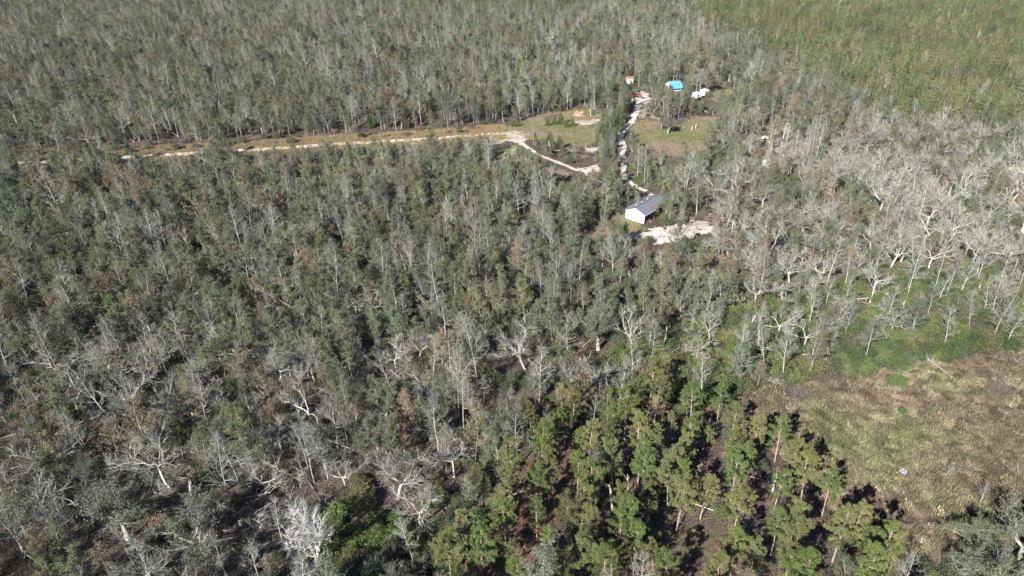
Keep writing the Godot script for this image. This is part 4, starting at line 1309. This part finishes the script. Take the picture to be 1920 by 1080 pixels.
func things() -> void:
	rng.seed = 404
	cottage()
	var s := shed("shed", Vector3(75.4, 0, -197.0), .5, Vector3(1.9, 1.8, 1.6), Color(.62, .61, .57), Color(.70, .69, .65), .35, "little weathered white shed alone among the bare trees")
	boxpart("door", Vector3(1.115, .85, .2), Vector3(.04, 1.6, .75), mat("shed_door", Color(.62, .6, .56), .7, false), s)
	s = shed("shed", Vector3(50.1, 0, -299.7), .1, Vector3(2.6, 2.1, 2.2), Color(.8, .77, .76), Color(.28, .13, .11), .7, "white shed with a red roof behind the red car")
	boxpart("door", Vector3(.2, .9, 1.115), Vector3(.8, 1.75, .04), mat("shed_door", Color(.62, .6, .56), .7, false), s)
	s = shed("shed", Vector3(125.4, 0, -151.2), .3, Vector3(3.4, 2.4, 3.0), Color(.78, .76, .73), Color(.55, .5, .48), .5, "white shed cut by the right edge beside bleached oaks")
	boxpart("door", Vector3(-1.715, .95, .3), Vector3(.04, 1.8, .8), mat("shed_dark_door", Color(.12, .11, .1), .7, false), s)
	car(Vector3(49.3, 0, -277.8), .12, Color(.34, .05, .075), Color(.62, .5, .52), "red car with a pale roof parked at the top of the driveway", false)
	car(Vector3(50.8, 0, -271.4), 2.2, Color(.42, .44, .46), Color(.42, .44, .46), "grey pickup truck right of the red car", true)
	camper(Vector3(44.8, 0, -266.0), .25, Vector3(2.6, 2.4, 1.9), "square white trailer in front of the red car")
	camper(Vector3(73.0, 0, -274.6), .65, Vector3(3.4, 2.4, 2.2), "white camper trailer in the trees right of the blue tarp")
	camper(Vector3(77.0, 0, -278.7), .65, Vector3(3.0, 2.6, 2.2), "white camper trailer behind the first one, nearer the small lawn")
	# house under a blue tarp
	s = shed("house", Vector3(66.5, 0, -288.0), .35, Vector3(5.4, 2.3, 4.2), Color(.62, .62, .6), Color(.16, .17, .18), 1.3, "storm-damaged house with its roof under a bright blue tarp", "house")
	var blue := mat("blue_tarp", Color(.10, .42, .62), .35, false)
	var tb := MB.new()
	var tn := FastNoiseLite.new()
	tn.frequency = .5
	var grid := func(u: float, v: float) -> Vector3:
		var z := (v - .5) * 5.6
		var y := 3.72 - absf(z) * .62 + .1 * tn.get_noise_2d(u * 9, v * 9) - maxf(0.0, absf(z) - 2.35) * 1.6
		return Vector3((u - .5) * 5.2 + .25 * tn.get_noise_2d(v * 12, 4), y, z)
	for i in 16:
		for j in 18:
			tb.quad(grid.call(i / 16.0, j / 18.0), grid.call((i + 1) / 16.0, j / 18.0), grid.call((i + 1) / 16.0, (j + 1) / 18.0), grid.call(i / 16.0, (j + 1) / 18.0), Color.WHITE)
	var tarp := part("tarp", tb.mesh(blue), blue, s)
	tarp.set_meta("label", "bright blue tarp over the roof")
	boxpart("window", Vector3(-1.2, 1.4, 2.11), Vector3(.9, .9, .04), mat("dark_glass", Color(.03, .035, .045), .12, false), s)
	boxpart("door", Vector3(1.0, 1.0, 2.11), Vector3(.9, 1.9, .04), mat("shed_door", Color(.62, .6, .56), .7, false), s)
	var tb2 := MB.new()
	for i in 6:
		for j in 5:
			var gp := func(a: int, b: int) -> Vector3:
				return Vector3(a * .42, .55 + .5 * tn.get_noise_2d(a * 3.0, b * 3.0) - .12 * absf(a - 3) - .1 * absf(b - 2), b * .42)
			tb2.quad(gp.call(i, j), gp.call(i + 1, j), gp.call(i + 1, j + 1), gp.call(i, j + 1), Color.WHITE)
	tag(part("crumpled_tarp", tb2.mesh(blue), blue, self, Vector3(70.0, 0, -287.1)), "small crumpled blue tarp on the ground right of the tarped house", "tarp")
	# propane tank
	var tank := base("propane_tank", Vector3(65.7, 0, -303.5), .2)
	tag(tank, "pale grey propane tank behind the tarped house", "tank")
	var cap := CapsuleMesh.new()
	cap.radius = .55
	cap.height = 2.6
	var tk := part("tank_body", cap, mat("tank_grey", Color(.6, .6, .58), .5, false), tank, Vector3(0, .85, 0))
	tk.rotation.z = PI / 2
	for x in [-.7, .7]:
		boxpart("leg", Vector3(x, .2, 0), Vector3(.2, .4, .8), mat("block", Color(.3, .28, .26), .9, false), tank)
	boxpart("valve_cover", Vector3(0, 1.45, 0), Vector3(.3, .2, .3), mat("tank_grey", Color(.6, .6, .58), .5, false), tank)
	# pile of pale sheet metal left by the storm
	var heap := base("sheet_metal_pile", Vector3(83.5, 0, -222.9), .3)
	tag(heap, "pile of torn white sheet metal among the bare trees", "metal pile")
	for i in 9:
		var sh := boxpart("sheet", Vector3(rr(-1.3, 1.3), .25 + .12 * i, rr(-1.0, 1.0)), Vector3(rr(.9, 1.8), .03, rr(.7, 1.2)), mat("sheet_white", Color(.66, .68, .69), .45, false), heap)
		sh.rotation = Vector3(rr(-.5, .5), rr(0, 3), rr(-.5, .5))
	# brush mound in the yard
	var mound := base("brush_mound", Vector3(24.7, 0, -251.5))
	tag(mound, "reddish-brown mound of brush and pale cut wood behind the yard", "brush pile")
	var mb := MB.new()
	var mg := func(i: int, j: int) -> Vector3:
		var r := i / 9.0
		var a := TAU * j / 22.0
		var d := r * (1.0 + .2 * tn.get_noise_2d(cos(a) * 4, sin(a) * 4))
		return Vector3(cos(a) * d * 2.6, maxf(-.05, 1.3 * (1 - r * r) + .3 * tn.get_noise_2d(cos(a) * r * 9, sin(a) * r * 9) * (1 - r)), sin(a) * d * 1.9)
	for i in 9:
		for j in 22:
			mb.quad(mg.call(i, j), mg.call(i + 1, j), mg.call(i + 1, j + 1), mg.call(i, j + 1), vary(Color(.27, .17, .12), .3))
	part("heap", mb.mesh(mat("mound")), mat("mound"), mound)
	for i in 8:
		var l := boxpart("cut_log", Vector3(rr(-1.2, 1.2), rr(.9, 1.3), rr(-.3, 1.0)), Vector3(rr(.6, 1.2), .2, .2), mat("cut_wood", Color(.58, .42, .28), .8, false), mound)
		l.rotation = Vector3(rr(-.4, .4), rr(0, 3), rr(-.4, .4))
	# picnic table
	var tbl := base("picnic_table", Vector3(26.8, 0, -237.1), .2)
	tag(tbl, "brown picnic table on the lawn left of the driveway cedars", "table")
	var pw := mat("old_wood", Color(.27, .21, .16), .85, false)
	for k in 4:
		boxpart("plank", Vector3(0, .75, -.33 + k * .22), Vector3(2.2, .05, .2), pw, tbl)
	for z in [-.8, .8]:
		boxpart("bench", Vector3(0, .45, z), Vector3(2.2, .05, .28), pw, tbl)
	for x in [-.8, .8]:
		boxpart("leg", Vector3(x, .37, 0), Vector3(.1, .74, .7), pw, tbl)
		boxpart("bench_support", Vector3(x, .39, 0), Vector3(.08, .07, 1.8), pw, tbl)
	# fire ring
	var ring := base("fire_ring", Vector3(19.6, 0, -229.8))
	tag(ring, "dark ring of stones round a fire pit on the lawn", "fire pit")
	for k in 12:
		var a := TAU * k / 12
		var st := boxpart("stone", Vector3(cos(a) * .9, .16, sin(a) * .9), Vector3(.38, .34, .3), mat("stone", Color(.2, .18, .16), .95, false), ring)
		st.rotation.y = -a + rr(-.2, .2)
	var ash := CylinderMesh.new()
	ash.top_radius = .75
	ash.bottom_radius = .8
	ash.height = .12
	part("ashes", ash, mat("ash", Color(.05, .045, .04), 1.0, false), ring, Vector3(0, .06, 0))
	# posts on the right-hand lawn
	for k in 3:
		var pp: Vector3 = [Vector3(61.9, 0, -233.4), Vector3(63.6, 0, -235.2), Vector3(59.5, 0, -235.8)][k]
		var po := base("yard_post", pp, rr(0, 3))
		tag(po, ["left of two pale wooden posts on the right-hand lawn", "right of two pale wooden posts on the right-hand lawn", "short pale stump on the right-hand lawn beside the dark oak"][k], "post")
		var ph: float = [1.3, 1.5, .45][k]
		var cm := MB.new()
		cm.tube(PackedVector3Array([Vector3(0, -.1, 0), Vector3(.03, ph * .5, 0), Vector3(0, ph, .02)]), .16, .13, 8, Color(.55, .47, .38))
		part("shaft", cm.mesh(mat("wood")), mat("wood"), po)
		boxpart("top", Vector3(0, ph + .03, .02), Vector3(.34, .06, .34), mat("cut_wood", Color(.58, .42, .28), .8, false), po)
	# the blue panel in the meadow
	var pan := base("blue_panel", Vector3(55.6, 0, -72.1), .7)
	tag(pan, "small blue panel with a white frame lying in the meadow grass", "panel")
	boxpart("sheet", Vector3(0, .3, 0), Vector3(.62, .03, .62), mat("panel_blue", Color(.25, .3, .62), .4, false), pan)
	for k in 4:
		var along_x := k < 2
		var sg := -1.0 if k % 2 == 0 else 1.0
		boxpart("frame", Vector3(0 if along_x else sg * .35, .3, sg * .35 if along_x else 0.0), Vector3(.8 if along_x else .09, .07, .09 if along_x else .6), mat("panel_white", Color(.72, .74, .76), .5, false), pan)
	for x in [-.3, .3]:
		boxpart("leg", Vector3(x, .13, .3), Vector3(.04, .27, .04), mat("panel_white", Color(.72, .74, .76), .5, false), pan)
		boxpart("leg", Vector3(x, .13, -.3), Vector3(.04, .27, .04), mat("panel_white", Color(.72, .74, .76), .5, false), pan)
	# heap of grey branches hung up above the meadow
	var gh := base("branch_heap", Vector3(52.6, 0, -97.9))
	tag(gh, "heap of grey bare branches under a level pole at the thicket's edge", "branch pile")
	var hb := MB.new()
	for i in 260:
		var a := Vector3(rr(-1.9, 1.9), rr(.1, 2.2), rr(-.6, .8))
		hb.twig(a, a + Vector3(rr(-.8, .8), rr(-1.0, .3), rr(-.4, .4)), .025, rv(), vary(Color(.4, .37, .34), .25))
	part("branches", hb.mesh(mat("wood")), mat("wood"), gh)
	var pb := MB.new()
	pb.tube(PackedVector3Array([Vector3(-2.4, 2.2, 0), Vector3(0, 2.35, 0), Vector3(2.4, 2.3, 0)]), .06, .04, 6, Color(.5, .47, .42))
	part("pole", pb.mesh(mat("wood")), mat("wood"), gh)


func _ready() -> void:
	# camera
	var cam := Camera3D.new()
	cam.name = "camera"
	add_child(cam)
	cam.position = Vector3(0, HEIGHT, 0)
	cam.rotation_degrees = Vector3(-TILT, 0, 0)
	cam.fov = 45.2
	cam.near = .5
	cam.far = 6000
	cam.current = true
	# sky and exposure
	var env := Environment.new()
	var sky := Sky.new()
	var sm := ProceduralSkyMaterial.new()
	sm.sky_top_color = Color(.22, .40, .70)
	sm.sky_horizon_color = Color(.56, .66, .78)
	sm.sky_curve = .12
	sm.ground_horizon_color = Color(.55, .58, .58)
	sm.ground_bottom_color = Color(.2, .19, .16)
	sky.sky_material = sm
	env.background_mode = Environment.BG_SKY
	env.sky = sky
	env.background_energy_multiplier = .25
	env.tonemap_mode = Environment.TONE_MAPPER_LINEAR
	env.tonemap_exposure = 2.45
	env.sdfgi_enabled = true
	env.ssao_enabled = true
	env.ssil_enabled = true
	env.fog_enabled = true
	env.fog_density = .00006
	env.fog_light_color = Color(.80, .84, .88)
	var we := WorldEnvironment.new()
	we.name = "environment"
	we.environment = env
	add_child(we)
	# sun, behind the camera to the left
	var sun := DirectionalLight3D.new()
	sun.name = "sun"
	add_child(sun)
	var el := deg_to_rad(33.0)
	sun.look_at_from_position(Vector3.ZERO, Vector3(.574 * cos(el), -sin(el), -.819 * cos(el)))
	sun.light_energy = 1.6
	sun.light_color = Color(1.0, .98, .95)
	sun.light_angular_distance = .5
	sun.shadow_enabled = true

	setting()
	print("setting done")
	grow()
	print("grown")
	hero_plants()
	survey()
	scatter()
	print("scattered")
	things()
	plant_all()
